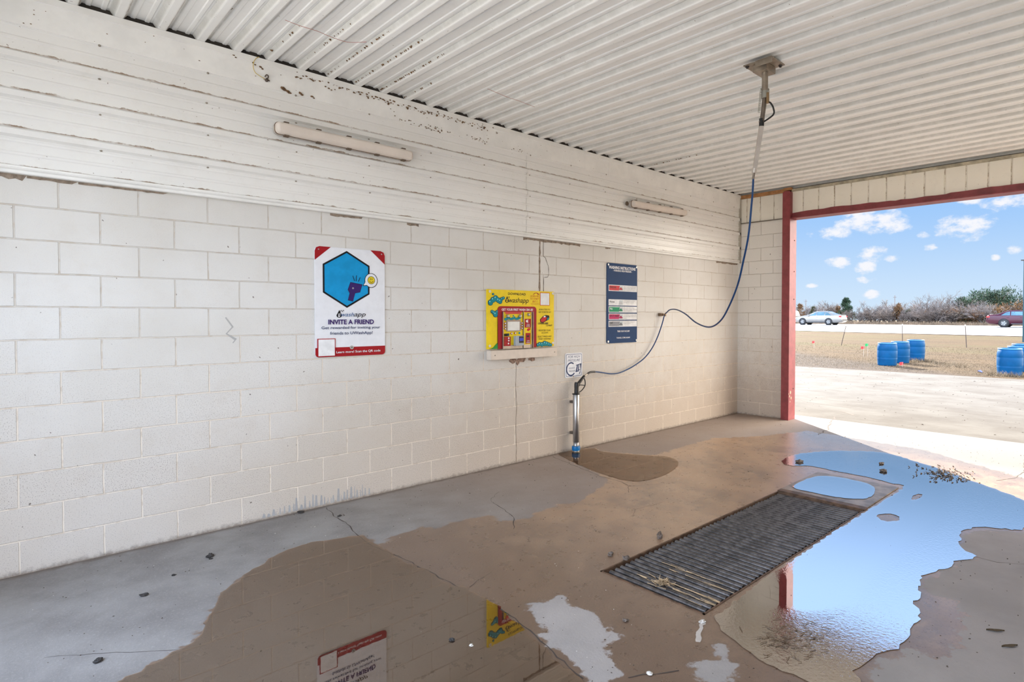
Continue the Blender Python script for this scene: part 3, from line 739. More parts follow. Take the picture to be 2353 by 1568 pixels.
# blue drums
def drum():
    e = empty('plastic_drum', '', 'drum', (0, 0, 0), 'blue plastic drums on the verge')
    p = [(0, .0), (.262, 0), (.272, .012), (.275, .06), (.285, .20), (.291, .235), (.286, .245), (.289, .26), (.29, .36), (.291, .47), (.286, .485), (.291, .497), (.286, .60), (.272, .675), (.262, .69), (.27, .70), (.27, .722), (.258, .726), (.250, .718), (.248, .68), (0, .68)]
    MB().lathe(p, (0, 0, 0), 40).build('body', mat('blue_plastic', (.0005, .055, .145), .5, var=.12, sc=4, spec=.12), e)
    MB().lathe([(.259, .719), (.2595, .7275), (.273, .7275), (.2735, .705)], (0, 0, 0), 40).build('rim', mat('pale_blue_rim', (.05, .18, .32), .5), e)
    for q in (-1, 1):
        MB().lathe([(0, .694), (.028, .694), (.032, .680)], (q*.17, .02, 0), 12).build('bung', mat('dark_blue_cap', (.01, .06, .18), .4), e)
    return e
D0 = drum()
DR = [((20.48, 1.40), 'blue plastic drum at the front of the left trio'), ((21.9, 1.43), 'blue plastic drum in the middle of the left trio, half hidden'), ((23.35, 1.34), 'blue plastic drum at the back of the left trio below the thin stake'),
      ((19.45, -1.95), 'nearest blue plastic drum, at the front of the right trio, white rings on its side'), ((21.0, -1.93), 'blue plastic drum behind the nearest one at the right edge'), ((22.6, -1.80), 'rearmost blue plastic drum of the right trio, only its rim showing')]
for i, (p, lab) in enumerate(DR):
    o = D0 if i == 0 else copy_tree(D0)
    o.location = (p[0], p[1], tz(p[0])-.012); o.rotation_euler[2] = i*1.1; o['label'] = lab
# pallet piece beside the near drum
cr = empty('wooden_crate', 'weathered wooden crate end beside the nearest drum at the right edge', 'crate', (19.75, -2.42, 0))
WW = mat('weathered_wood', (.36, .27, .18), .8, var=.3, sc=14)
for zz in (.02, .115, .185): MB().box(-.3, .3, .13, .15, zz, zz+.055).build('slat', WW, cr)
for xx in (-.29, .25): MB().box(xx, xx+.04, .09, .13, 0, .24).build('stile', WW, cr)
MB().box(-.3, .3, -.2, .15, .24, .26).build('top_board', WW, cr)

# stakes and survey flags
STK = mat('dark_stake', (.07, .05, .04), .8, .3)
def stake(x, y, dx, dy, h, lab, top=None):
    z = tz(x)-.02
    e = empty('fence_stake', lab, 'stake', (x, y, z), 'thin stakes in the verge')
    b = MB(); b.tube([(0, 0, 0), (dx, dy, h)], .018, 8); b.build('shaft', STK, e)
    MB().tube([(dx, dy, h-.02), (dx*1.03, dy*1.03, h+.06)], .024, 8).build('tip', mat('pale_tip', (.5, .45, .38), .8), e)
stake(30, 6.39, 0, -.22, 1.0, 'thin dark stake leaning to the right, left of the blue drums')
stake(33, 4.49, 0, .01, 1.0, 'thin upright stake rising behind the rearmost drum of the left trio')
stake(32, 1.53, 0, .065, 1.02, 'thin upright stake standing alone between the two drum trios')
def flag(x, y, h, col, lab, name='survey_flag', s=.10):
    z = tz(x)-.012
    e = empty(name, lab, 'flag', (x, y, z), 'survey flags in the verge')
    MB().tube([(0, 0, 0), (0, 0, h)], .003, 6).build('wire', mat('flag_wire', (.5, .45, .4), .5), e)
    b = MB(); N = 6; v = []
    for i in range(N+1):
        for j in (0, 1): v.append((.012*math.sin(i*1.3), s*1.2*i/N-s*.2, h-s*j-.015*i/N))
    b.add(v, [(2*i, 2*i+1, 2*i+3, 2*i+2) for i in range(N)]); b.build('cloth', mat('flag_'+col[0], col[1], .7), e)
R_, G_ = ('red', (.75, .03, .03)), ('green', (.01, .30, .07))
flag(27.0, 6.48, .36, R_, 'small red survey flag in the grass left of the leaning stake')
flag(24.0, 3.16, .50, G_, 'small green survey flag left of the blue drums')
flag(23.8, 3.24, .40, R_, 'small red survey flag just below the green flag')
flag(19.95, .80, .17, R_, 'small red survey flag on the ground at the foot of the left drums', s=.09)
b = MB()
for (q, r_) in ((0, .05), (.05, .04), (-.06, .03)):
    b.add([(q-r_, -.06, .0), (q+r_, -.04, .0), (q+r_*.6, .07, .03), (q-r_, .05, .045), (q, 0, .06)], [(0, 1, 4), (1, 2, 4), (2, 3, 4), (3, 0, 4), (0, 1, 2, 3)])
tag(b.build('litter', mat('blue_litter', (.12, .14, .34), .5), None, (19.8, -1.23, -.005)), 'crumpled blue and white scrap of litter in the grass left of the nearest drum', 'litter')

# light pole at the frame edge, utility poles
po = empty('light_pole', 'tall dark teal lamp pole at the right edge of the photo', 'pole', (40, .50, tz(40)-.02))
MB().box(-.06, .06, -.05, .05, 0, 4.45).build('pole', mat('teal_paint', (.002, .035, .045), .5), po)
MB().box(-.14, .14, -.30, .16, 4.45, 4.50).build('lamp_head', mat('black_head', (.02, .02, .02), .5), po)
for (x, y, h, lab) in ((150, 60.1, 5.4, 'thin distant utility pole above the rusty cedars by the red post'), (150, 39.2, 6.0, 'thin distant utility pole above the bare shrubs in the middle'), (150, 17.9, 6.2, 'thin distant utility pole right of the windswept cedars')):
    e = empty('utility_pole', lab, 'pole', (x, y, tz(x)-.1), 'distant utility poles')
    MB().tube([(0, 0, 0), (0, 0, h)], [.11, .08], 8).build('pole', mat('grey_wood', (.16, .14, .13), .9), e)
    MB().box(-.05, .05, -.35, .35, h-.5, h-.38).build('crossarm', mat('grey_wood', (.16, .14, .13), .9), e)

# ------------------------------------------------------------------ cars
GLASS = mat('car_glass', (.03, .09, .12), .08, var=.3, sc=1.5, spec=.8)
TYRE = mat('tyre', (.015, .015, .016), .8)
HUB = mat('alloy', (.26, .265, .28), .35, .6)
def sedan(name, paint, lab, loc, face):
    """length along local +x (nose), width y"""
    e = empty(name, lab, 'car', loc, rz=face)
    # stations: x, z_bottom, z_belt, z_top, half width at belt, half width at roof
    S_ = [(2.57, .42, .62, .62, .62, .60), (2.50, .30, .70, .72, .78, .70), (2.2, .24, .78, .82, .88, .78), (1.6, .22, .88, .95, .92, .84), (1.15, .22, .93, 1.03, .92, .80), (.95, .22, .95, 1.08, .92, .78),
          (.5, .22, .97, 1.30, .92, .68), (.10, .22, .98, 1.46, .92, .62), (-.4, .22, .98, 1.49, .92, .61), (-.9, .22, .99, 1.47, .92, .60), (-1.3, .22, 1.0, 1.37, .92, .64), (-1.75, .22, 1.0, 1.15, .91, .72),
          (-1.95, .23, 1.02, 1.10, .90, .78), (-2.35, .28, 1.02, 1.09, .86, .76), (-2.50, .34, .98, 1.02, .82, .74), (-2.62, .40, .60, .62, .74, .70)]
    v = []; n = 10
    for x, zb, zbelt, zt, hw, hr in S_:
        ring = [(hw*.86, zb), (hw*.99, zb+.12), (hw*1.01, (zb+zbelt)/2), (hw*.99, zbelt-.06), (hw*.96, zbelt), (hr, zt-.03*(zt-zbelt > .1)), (hr*.85, zt), (hr*.4, zt+.012)]
        full = ring+[(-a, c) for a, c in ring[::-1]]; n = len(full)
        v += [(x, a, c) for a, c in full]
    f = []
    for i in range(len(S_)-1):
        for k in range(n): f.append((i*n+k, i*n+(k+1) % n, (i+1)*n+(k+1) % n, (i+1)*n+k))
    b = MB().add(v, f, True); b.add(v[:n], [tuple(range(n))]); b.add(v[-n:], [tuple(range(n))]); b.build('body', paint, e)
    for s in (-1, 1):
        def sd_(pts, nm, m, off=.012):
            P = []
            for x, h in pts:       # h: 0 belt .. 1 top
                for (x1, *q1), (x2, *q2) in zip(S_[:-1], S_[1:]):
                    if x2 <= x <= x1:
                        t = (x-x1)/(x2-x1); q = [a+(c-a)*t for a, c in zip(q1, q2)]; break
                zb, zbelt, zt, hw, hr = q; y0 = hw*.96; z0 = zbelt; y1 = hr; z1 = zt-.03
                P.append((x, s*(y0+(y1-y0)*h+off), z0+(z1-z0)*h))
            n_ = len(P); inner = [(p[0], p[1]-s*.03, p[2]) for p in P]
            MB().add(P+inner, [tuple(range(n_)), tuple(range(2*n_-1, n_-1, -1))]+[(i, (i+1) % n_, n_+(i+1) % n_, n_+i) for i in range(n_)]).build(nm, m, e)
        sd_([(.78, .12), (.10, .10), (.10, .86), (.35, .80)], 'front_window', GLASS)
        sd_([(.03, .10), (-.78, .10), (-.80, .86), (.03, .86)], 'rear_window', GLASS)
        sd_([(-.85, .10), (-1.52, .12), (-1.15, .80), (-.87, .86)], 'quarter_window', GLASS)
        MB().box(.80, .98, s*.93-.06, s*.93+.06, .98, 1.08).build('mirror', paint, e)
        for x in (1.53, -1.28):
            MB().lathe([(0, -.13*s), (.40, -.13*s), (.40, .012*s), (0, .012*s)], (x, s*.93, .35), 24, 'y').build('wheel_arch', mat('arch_black', (.01, .01, .01), .9), e)
            wh = MB().lathe([(.20, .06), (.33, .06), (.345, .03), (.345, -.16), (.20, -.16)], (x, s*.93 - (0 if s < 0 else 0), .345), 28, 'y')
            if s < 0: wh = MB().lathe([(.20, -.06), (.33, -.06), (.345, -.03), (.345, .16), (.20, .16)], (x, -.93, .345), 28, 'y')
            w_ = wh.build('wheel', TYRE, e)
            hb = MB(); hy = s*(.93+.045)
            hb.lathe([(0, 0), (.055, 0), (.055, s*-.04)], (x, hy, .345), 16, 'y')
            hb.lathe([(.175, s*-.01), (.205, 0), (.205, s*-.05)], (x, hy, .345), 28, 'y')
            for q in range(5):
                a = 2*math.pi*q/5+.3; c_, s_ = math.cos(a), math.sin(a)
                P4 = [(-.035, .03), (.035, .03), (.05, .19), (-.05, .19)]
                hb.prism([(x+p*c_+r_*s_, .345-p*s_+r_*c_) for p, r_ in P4], lambda p, q2, d: (p, d, q2), hy, hy-s*.03)
            hb.build('hubcap', HUB, w_)
        MB().box(-2.56, -2.33, s*.80-.06, s*.80+.075, .84, .98).build('tail_light', mat('red_lens', (.55, .01, .012), .25), e)
        MB().box(2.28, 2.50, s*.74-.08, s*.74+.09, .60, .72).build('headlight', mat('clear_lens', (.65, .68, .70), .15), e)
        MB().box(-.75, .6, s*.925-.01, s*.925+.02, .27, .33).build('sill', mat('dark_sill', (.06, .06, .06), .7), e)
        for x in (.0, -.95): MB().box(x-.13, x+.05, s*.93-.01, s*.93+.022, .84, .87).build('door_handle', paint, e)
    # windscreen and rear window
    MB().add([(1.06, -.70, 1.06), (1.06, .70, 1.06), (.16, .56, 1.475), (.16, -.56, 1.475), (1.06, -.70, 1.03), (1.06, .70, 1.03), (.16, .56, 1.44), (.16, -.56, 1.44)], [(0, 1, 2, 3), (4, 7, 6, 5), (0, 4, 5, 1), (1, 5, 6, 2), (2, 6, 7, 3), (3, 7, 4, 0)]).build('windscreen', GLASS, e)
    MB().add([(-1.80, -.66, 1.15), (-1.80, .66, 1.15), (-1.05, .54, 1.455), (-1.05, -.54, 1.455), (-1.80, -.66, 1.12), (-1.80, .66, 1.12), (-1.05, .54, 1.42), (-1.05, -.54, 1.42)], [(0, 1, 2, 3), (4, 7, 6, 5), (0, 4, 5, 1), (1, 5, 6, 2), (2, 6, 7, 3), (3, 7, 4, 0)]).build('rear_window', GLASS, e)
    MB().box(-2.52, -2.36, -.70, .70, 1.10, 1.13).build('spoiler', paint, e)
    return e
SIL = mat('silver_paint', (.20, .195, .185), .3, .4, var=.06, sc=2, coat=.6)
MAR = mat('maroon_paint', (.040, .003, .012), .35, .1, var=.1, sc=2, coat=.2, spec=.3)
sedan('sedan_car', SIL, 'dusty silver four door sedan on the road beyond the drums', (64.7, 21.62, tz(64.7)+.02), math.pi/2)
sedan('sedan_car', MAR, 'maroon four door sedan cut off by the right edge', (64.5, 3.78, tz(64.5)+.02), -math.pi/2)
vn = empty('van', 'silver van rear end peeking out beside the red door post', 'van', (69.6, 28.9, tz(69.6)+.02), rz=math.pi/2)
b = MB(); prof_ = [(-2.4, .35), (2.2, .35), (2.4, .6), (2.3, .95), (1.5, 1.1), (.9, 1.62), (-2.0, 1.68), (-2.3, 1.55), (-2.5, 1.0), (-2.5, .5)]
b.prism(prof_, lambda p, q, d: (p, d, q), -.9, .9); b.build('body', SIL, vn, bevel=.05)
for s in (-1, 1):
    MB().prism([(-2.2, 1.1), (.9, 1.1), (.7, 1.5), (-2.05, 1.5)], lambda p, q, d: (p, d, q), s*.905, s*.88).build('side_window', GLASS, vn)
    for x in (-1.5, 1.5):
        MB().lathe([(0, s*.04), (.2, s*.04), (.34, s*.02), (.34, -s*.18), (0, -s*.18)], (x, s*.88, .34), 20, 'y').build('wheel', TYRE, vn)
MB().box(-2.53, -2.40, -.8, .8, .42, .62).build('bumper', mat('dark_bumper', (.05, .05, .06), .6), vn)

# ------------------------------------------------------------------ trees and shrubs on the far side of the road
def twig_mesh(seed, stems, h, spread, depth=4, lean=0., wd=.045, kids=(3, 4)):
    rg = random.Random(seed); b = MB()
    def seg(p, q, w0, w1):
        d = (q-p).normalized(); n1 = d.orthogonal().normalized(); n2 = d.cross(n1)
        v = []
        for pt, w_ in ((p, w0), (q, w1)):
            for k in range(3):
                a = 2*math.pi*k/3; v.append(pt+(n1*math.cos(a)+n2*math.sin(a))*w_)
        b.add(v, [(0, 1, 4, 3), (1, 2, 5, 4), (2, 0, 3, 5)])
    def grow(p, d, L, w_, lv):
        q = p+d*L; seg(p, q, w_, w_*.7)
        if lv == 0: return
        for _ in range(rg.randint(*kids)):
            t = rg.uniform(.35, 1.0); pp = p.lerp(q, t)
            nd = (d+Vector((rg.uniform(-1, 1), rg.uniform(-1, 1), rg.uniform(-.5, .8)))*.75+Vector((0, -lean, 0))).normalized()
            grow(pp, nd, L*rg.uniform(.5, .8), w_*.62, lv-1)
    for _ in range(stems):
        a = rg.uniform(0, 6.28); r_ = rg.uniform(0, spread*.35); d = Vector((math.cos(a)*spread*.35, math.sin(a)*spread*.5, rg.uniform(.8, 1.2))).normalized()
        grow(Vector((math.cos(a)*r_*.4, math.sin(a)*r_, 0)), d, h*.42*rg.uniform(.8, 1.1), wd, depth)
    return b
def foliage_mesh(seed, h, w_, n, cone=True, lean=0., z0=.1, puff=None, sz=.17):
    rg = random.Random(seed); b = MB()
    lobes = []
    for i in range(26):
        t = rg.random()**.8; zz = z0*h+t*h*(1-z0)
        rr = w_*(1-t*.92 if cone else math.sin(math.pi*min(1, .2+t*.75))) * rg.uniform(.35, 1.0)
        a = rg.uniform(0, 6.28); lobes.append((math.cos(a)*rr, math.sin(a)*rr-lean*t*h, zz, w_*(.42-.22*t if cone else .36)*rg.uniform(.6, 1.2)))
    for i in range(n):
        lx, ly, lz, lr = lobes[rg.randrange(len(lobes))]
        d = Vector((rg.gauss(0, 1), rg.gauss(0, 1), rg.gauss(0, .8))).normalized(); r_ = lr*rg.random()**.4
        p = Vector((lx, ly, lz))+d*r_
        o = (d+Vector((0, -lean*1.2, .35))).normalized(); s_ = o.orthogonal().normalized(); s_.rotate(Matrix.Rotation(rg.uniform(0, 6.28), 3, o))
        L = sz*rg.uniform(.7, 1.6); ww = L*.22
        b.add([p-s_*ww, p+s_*ww, p+o*L], [(0, 1, 2)])
    return b
GREY = mat('bare_twigs', (.125, .10, .087), .9, var=.35, sc=.8)
PALE = mat('pale_twigs', (.18, .16, .153), .9, var=.3, sc=.8)
TAN = mat('rusty_twigs', (.165, .088, .046), .9, var=.35, sc=.8)
CED = mat('cedar_green', (.020, .044, .020), .9, var=.5, sc=1.3)
CEDR = mat('cedar_rust', (.13, .067, .025), .9, var=.5, sc=1.0)
CEDY = mat('cedar_olive', (.06, .06, .022), .9, var=.5, sc=1.0)
shrubs = [twig_mesh(s, 7, 2.2, 1.6, 4, .10, .030).build('branches', GREY).data for s in (1, 2, 3)]
for o in list(COL.objects):
    if o.name.startswith('branches'): D.objects.remove(o)
def shrub(y, x, h, label, mi=None, m=GREY, wscale=1., name='bare_shrub', leafm=None, grp='bare shrubs along the road'):
    e = empty(name, label, 'shrub', (x, y, tz(x)-.03), grp)
    me_ = shrubs[random.randrange(3) if mi is None else mi]
    o = D.objects.new('branches', me_); COL.objects.link(o); o.parent = e
    s = h/2.0; o.scale = (s*wscale, s*wscale, s); o.rotation_euler[2] = random.uniform(0, 6.28)
    if m is not GREY:
        o.material_slots[0].link = 'OBJECT'; o.material_slots[0].material = m
    return e
fol = {}
def cedar(y, x, h, wd, label, m, seed, cone=True, lean=.0, n=1500, z0=.08, name='cedar_tree', m2=None):
    e = empty(name, label, 'tree', (x, y, tz(x)-.03), 'cedars along the road')
    MB().tube([(0, 0, 0), (0, -lean*h*.4, h*.5), (0, -lean*h*.8, h*.92)], [.09, .06, .02], 6).build('trunk', mat('cedar_bark', (.13, .09, .07), .9), e)
    foliage_mesh(seed, h, wd, n, cone, lean, z0).build('foliage', m, e)
    if m2: foliage_mesh(seed+50, h*.75, wd*1.15, n//3, cone, lean, z0).build('dry_foliage', m2, e)
    return e
Yat = lambda u, X=80: float(np.interp(u, [1830, 1870, 1910, 1950, 1990, 2030, 2070, 2110, 2150, 2190, 2230, 2270, 2310, 2350], [31.137, 28.709, 26.381, 24.147, 22.002, 19.94, 17.957, 16.049, 14.21, 12.438, 10.728, 9.079, 7.485, 5.945]))*1+(X-80)*float(np.interp(u, [1830, 2350], [.45, .135]))
cedar(Yat(1838), 80, 2.5, 1.3, 'rusty brown cedar next to the red door post', CEDR, 11)
cedar(Yat(1856), 82, 2.2, 1.1, 'small dark olive cedar behind the hood of the silver sedan', CEDY, 12)
cedar(Yat(1886), 83, 2.0, 1.1, 'low rusty cedar behind the roof of the silver sedan', CEDR, 13)
cedar(Yat(1920), 81, 2.2, 1.0, 'ochre brown cedar against the left side of the green cedar', CEDR, 14, m2=CEDY)
cedar(Yat(1944), 80, 3.2, 1.3, 'conical dark green cedar behind the silver sedan trunk', CED, 15, n=2600, m2=CEDY)
cedar(Yat(2063), 80, 2.5, 1.0, 'rusty orange cedar in the middle of the bare shrubs', CEDR, 16)
cedar(Yat(2082), 81, 1.7, 1.2, 'low dark cedar right of the rusty orange one', CEDY, 17, n=900)
cedar(Yat(2205), 82, 3.4, 1.5, 'green windswept cedar with bare upper boughs', CED, 18, cone=False, lean=.10, n=2300, z0=.42, m2=CEDY)
cedar(Yat(2236), 84, 4.0, 1.9, 'broad green windswept cedar in the centre of the clump', CED, 19, cone=False, lean=.10, n=2600, z0=.50, m2=CEDY)
cedar(Yat(2280), 84, 4.0, 2.1, 'broad green windswept cedar leaning right above the maroon sedan', CED, 20, cone=False, lean=.16, n=2800, z0=.52)
cedar(Yat(2262), 85, 3.5, 1.9, 'olive cedar filling the gap between the two broad windswept cedars', CEDY, 21, cone=False, lean=.1, n=1700, z0=.4)
cedar(Yat(2342), 85, 3.2, 1.4, 'small green cedar beside the tall pole', CED, 22, cone=False, lean=.1, n=1300, z0=.5)
cedar(Yat(2225), 79, 1.5, 1.3, 'olive yellow bush low in front of the windswept cedars', CEDY, 23, cone=False, n=900)
cedar(Yat(2242), 78.5, 1.5, 1.5, 'rusty tan bush behind the lone stake', CEDR, 24, cone=False, n=1300, lean=.05)
cedar(Yat(2290), 80, 2.2, 1.6, 'rusty bush behind the trunk of the maroon sedan', CEDR, 25, cone=False, n=1400, lean=.08)
cedar(Yat(2330), 81, 2.3, 1.7, 'rusty bush above the roof of the maroon sedan', CEDR, 26, cone=False, n=1400, lean=.08)
cedar(Yat(2135), 79.5, 1.5, 1.2, 'low rusty bush at the foot of the tall bare tree', CEDR, 27, cone=False, n=700)
i = 0
where = lambda u: 'left of the green cedar' if u < 1940 else 'between the green cedar and the orange cedar' if u < 2060 else 'between the orange cedar and the tall bare tree' if u < 2150 else 'below the windswept cedars' if u < 2260 else 'behind the maroon sedan'
for u, X, h, m in [(1846, 84, 3.0, PALE), (1880, 82, 3.7, GREY), (1893, 84, 3.2, PALE), (1915, 84, 3.5, GREY), (1965, 79, 2.4, GREY), (1978, 80, 2.4, GREY), (1992, 81, 2.7, GREY), (2002, 79, 2.5, GREY), (2014, 82, 3.4, PALE), (2022, 80, 2.8, GREY),
                   (2034, 79, 2.4, GREY), (2046, 82, 2.9, PALE), (2056, 79, 2.2, GREY), (2072, 84, 3.6, GREY), (2088, 79, 2.2, GREY), (2100, 82, 2.9, PALE), (2110, 84, 3.6, PALE), (2122, 84, 3.5, PALE), (2118, 79, 2.2, GREY), (2132, 80, 2.6, GREY),
                   (2150, 79, 2.4, GREY), (2158, 82, 3.2, PALE), (2170, 80, 3.1, GREY), (2182, 82, 3.4, GREY), (2192, 79, 2.6, GREY), (2203, 80, 2.7, GREY), (2214, 83, 3.4, PALE), (2222, 79.5, 2.3, TAN), (2232, 79, 2.2, TAN), (2246, 80, 2.6, PALE),
                   (2256, 79, 2.5, PALE), (2266, 80, 2.8, PALE), (2274, 79, 2.2, PALE), (2288, 83, 2.9, TAN), (2304, 82, 2.9, TAN), (2318, 83, 3.1, GREY), (2334, 82, 2.9, TAN), (2350, 83, 3.0, GREY), (2165, 79, 2.0, TAN), (2180, 78.5, 1.9, GREY), (2140, 78.6, 1.8, GREY), (2105, 78.6, 1.7, GREY)]:
    tone = 'grey' if m is GREY else 'pale grey' if m is PALE else 'rusty'
    shrub(Yat(u, X)+random.uniform(-.1, .1), X, h, f'leafless {tone} thicket shrub {where(u)}', m=m, wscale=1.3, grp=f'{tone} thicket shrubs {where(u)}')
e = empty('bare_tree', 'tall thin leafless tree rising above the shrubs', 'tree', (80, Yat(2150), tz(80)))
twig_mesh(77, 3, 4.6, .7, 4, .06, .05, (2, 3)).build('branches', GREY, e)
e = empty('bare_tree', 'leafless tree with drooping crown left of the windswept cedars', 'tree', (81, Yat(2188), tz(80)))
twig_mesh(78, 4, 4.2, 1.2, 5, .18, .05, (2, 3)).build('branches', GREY, e)

# ------------------------------------------------------------------ signs
class Sign:
    """flat layers stacked toward the room, millimetre coordinates from the lower left corner"""
    def __init__(s, root, x0, z0, y): s.r = root; s.x0 = x0; s.z0 = z0; s.y = y; s.k = 0
    def fn(s, p, q, d): return (s.x0+p/1000, d, s.z0+q/1000)
    def poly(s, pts, m, name, lift=.0006, parent=None):
        b = MB(); ps = pts if isinstance(pts[0][0], (list, tuple)) else [pts]; s.k += 1
        y1 = s.y-lift-.00025*s.k
        for i_, p in enumerate(ps): b.prism(p, s.fn, s.y-lift*.2, y1-.00002*i_)
        o = b.build(name, m, parent or s.r); o.location = -Vector((parent or s.r).location) if (parent or s.r).location.length else (0, 0, 0)
        return o
    def text(s, txt, box, m, name='lettering', bold=.0, shear=0., lift=.0006, lines=None):
        s.k += 1; me = None; objs = []
        items = lines or [(txt, box)]; V = []; Fc = []
        for t_, (x0, z0, x1, z1) in items:
            c = D.curves.new('t', 'FONT'); c.body = t_; c.offset = bold; c.shear = shear; c.resolution_u = 3; c.fill_mode = 'FRONT'
            o = D.objects.new('t', c); COL.objects.link(o); bpy.context.view_layer.update()
            mm = D.meshes.new_from_object(o); co = [q.co.copy() for q in mm.vertices]
            if co:
                ax, bx = min(q.x for q in co), max(q.x for q in co); az_, bz = min(q.y for q in co), max(q.y for q in co); o0 = len(V)
                for q in co:
                    V.append((s.x0+(x0+(q.x-ax)/(bx-ax)*(x1-x0))/1000, s.y-lift-.00025*s.k, s.z0+(z0+(q.y-az_)/(bz-az_+1e-9)*(z1-z0))/1000))
                for p in mm.polygons: Fc.append(tuple(i+o0 for i in p.vertices))
            D.objects.remove(o); D.curves.remove(c); D.meshes.remove(mm)
        b = MB().add(V, Fc); ob = b.build(name, m, s.r); ob.location = -Vector(s.r.location)
        return ob
def rrect(x0, z0, x1, z1, r, n=6):
    P = []
    for cx_, cz_, a0 in ((x1-r, z1-r, 0), (x0+r, z1-r, 90), (x0+r, z0+r, 180), (x1-r, z0+r, 270)):
        for k in range(n+1):
            a = math.radians(a0+90*k/n); P.append((cx_+r*math.cos(a), cz_+r*math.sin(a)))
    return P
def circ(cx_, cz_, r, n=24, rz=None): return [(cx_+r*math.cos(2*math.pi*k/n), cz_+(rz or r)*math.sin(2*math.pi*k/n)) for k in range(n)]
def line(pts, wd):
    out = []
    for (a, b_), (c, d) in zip(pts[:-1], pts[1:]):
        L = math.hypot(c-a, d-b_); nx, nz = -(d-b_)/L*wd/2, (c-a)/L*wd/2
        out.append([(a+nx, b_+nz), (c+nx, d+nz), (c-nx, d-nz), (a-nx, b_-nz)])
    return out
INKW = mat('sign_white', (.80, .81, .84), .35, var=.03); INKR = mat('sign_red', (.36, .015, .02), .35, var=.04); INKK = mat('ink_black', (.012, .011, .012), .4)
INKP = mat('ink_purple', (.045, .02, .13), .4); INKB = mat('ink_sky', (.01, .30, .62), .4); INKY = mat('ink_yellow', (.78, .60, .03), .4); INKN = mat('ink_navy', (.02, .04, .12), .4)
INKBL = mat('ink_blue', (.02, .12, .35), .4); PAPER = mat('label_white', (.80, .80, .80), .5)
# invite sign
sg = empty('invite_sign', 'white metal sign with a hexagon picture, INVITE A FRIEND, hung on the block wall', 'sign', (2.072, -.004, 1.232))
S = Sign(sg, 1.768, 1.232, -.010)
MB().prism(rrect(0, 0, 608, 907, 38), lambda p, q, d: (1.768+p/1000-2.072, d+.004, q/1000), -.002, -.010).build('board', INKW, sg)
S.poly([rrect(0, 0, 608, 77, 30), [(0, 30), (608, 30), (608, 77), (0, 77)]], INKR, 'red_band')
S.poly([[(0, 793), (0, 868), (11, 896), (38, 907), (132, 907)]], INKR, 'corner_panel'); S.poly([[(476, 907), (570, 907), (597, 896), (608, 868), (608, 792)]], INKR, 'corner_panel')
HX = [(265, 885), (467, 771), (465, 526), (265, 407), (64, 531), (64, 765)]
S.poly(HX, INKK, 'hexagon_border'); S.poly([(265+(a-265)*.93, 646+(c-646)*.93) for a, c in HX], INKB, 'hexagon')
PH = [(297, 622), (398, 606), (378, 541), (337, 533), (318, 466), (275, 475), (290, 532), (275, 560)]
S.poly([(a+(a-330)*.05, c+(c-560)*.05) for a, c in PH], INKK, 'phone_outline'); S.poly(PH, INKP, 'phone'); S.poly(circ(318, 574, 8), mat('ink_grey', (.3, .3, .32), .4), 'phone_lens')
S.poly(sum([line(l, 5) for l in ([(332, 636), (317, 679)], [(345, 634), (349, 684)], [(366, 632), (381, 668)])], []), INKK, 'ray_lines')
S.poly([circ(480, 646, 59, 32, 63), [(423, 632), (404, 596), (445, 600)]], INKK, 'bubble_outline'); S.poly([circ(480, 646, 54, 32, 58), [(427, 630), (412, 602), (447, 606)]], INKW, 'speech_bubble')
S.poly(circ(481, 648, 34), INKK, 'face_outline'); S.poly(circ(481, 648, 30), INKY, 'smiley')
S.poly([circ(474, 658, 3, 8, 7), circ(488, 658, 3, 8, 7)]+line([(464, 642), (470, 632), (481, 628), (492, 632), (498, 642)], 4), INKK, 'smile')
S.poly([[(198, 387), (180, 352)]+circ(197, 346, 22, 16)[8:]+[(216, 352)]], INKK, 'logo_drop'); S.poly([circ(206+k*9, 376+(k % 2)*9, 3.5, 8) for k in range(4)], INKK, 'logo_bubbles')
S.text('u', (188, 330, 207, 360), INKW, 'logo_letter', .02, .3)
S.text('wash', (212, 334, 325, 368), mat('ink_dull_blue', (.05, .13, .30), .4), 'logo_letter', .0, .3); S.text('app', (325, 322, 428, 360), INKK, 'logo_letter', 0, .3)
S.text('INVITE A FRIEND', (105, 268, 502, 309), INKP, bold=.03)
S.text('', None, INKN, bold=.008, lines=[('Get rewarded for inviting your', (49, 223, 560, 253)), ('friends to UWashApp!', (119, 175, 490, 208))])
S.text('Learn more! Scan the QR code', (170, 24, 561, 47), INKW, bold=.012)
S.poly([(16, 4), (163, 4), (163, 152), (16, 152)], INKR, 'code_frame'); S.poly([(23, 10), (157, 10), (157, 146), (23, 146)], PAPER, 'blank_panel')
S.poly(circ(303, 72, 16), mat('zinc', (.5, .5, .48), .4, .6), 'washer'); S.poly(circ(303, 72, 6), mat('zinc_dark', (.15, .14, .13), .4, .6), 'washer_screw')
S.poly([circ(30, 881, 5, 10), circ(577, 880, 5, 10)], mat('zinc', (.5, .5, .48), .4, .6), 'screw_head')

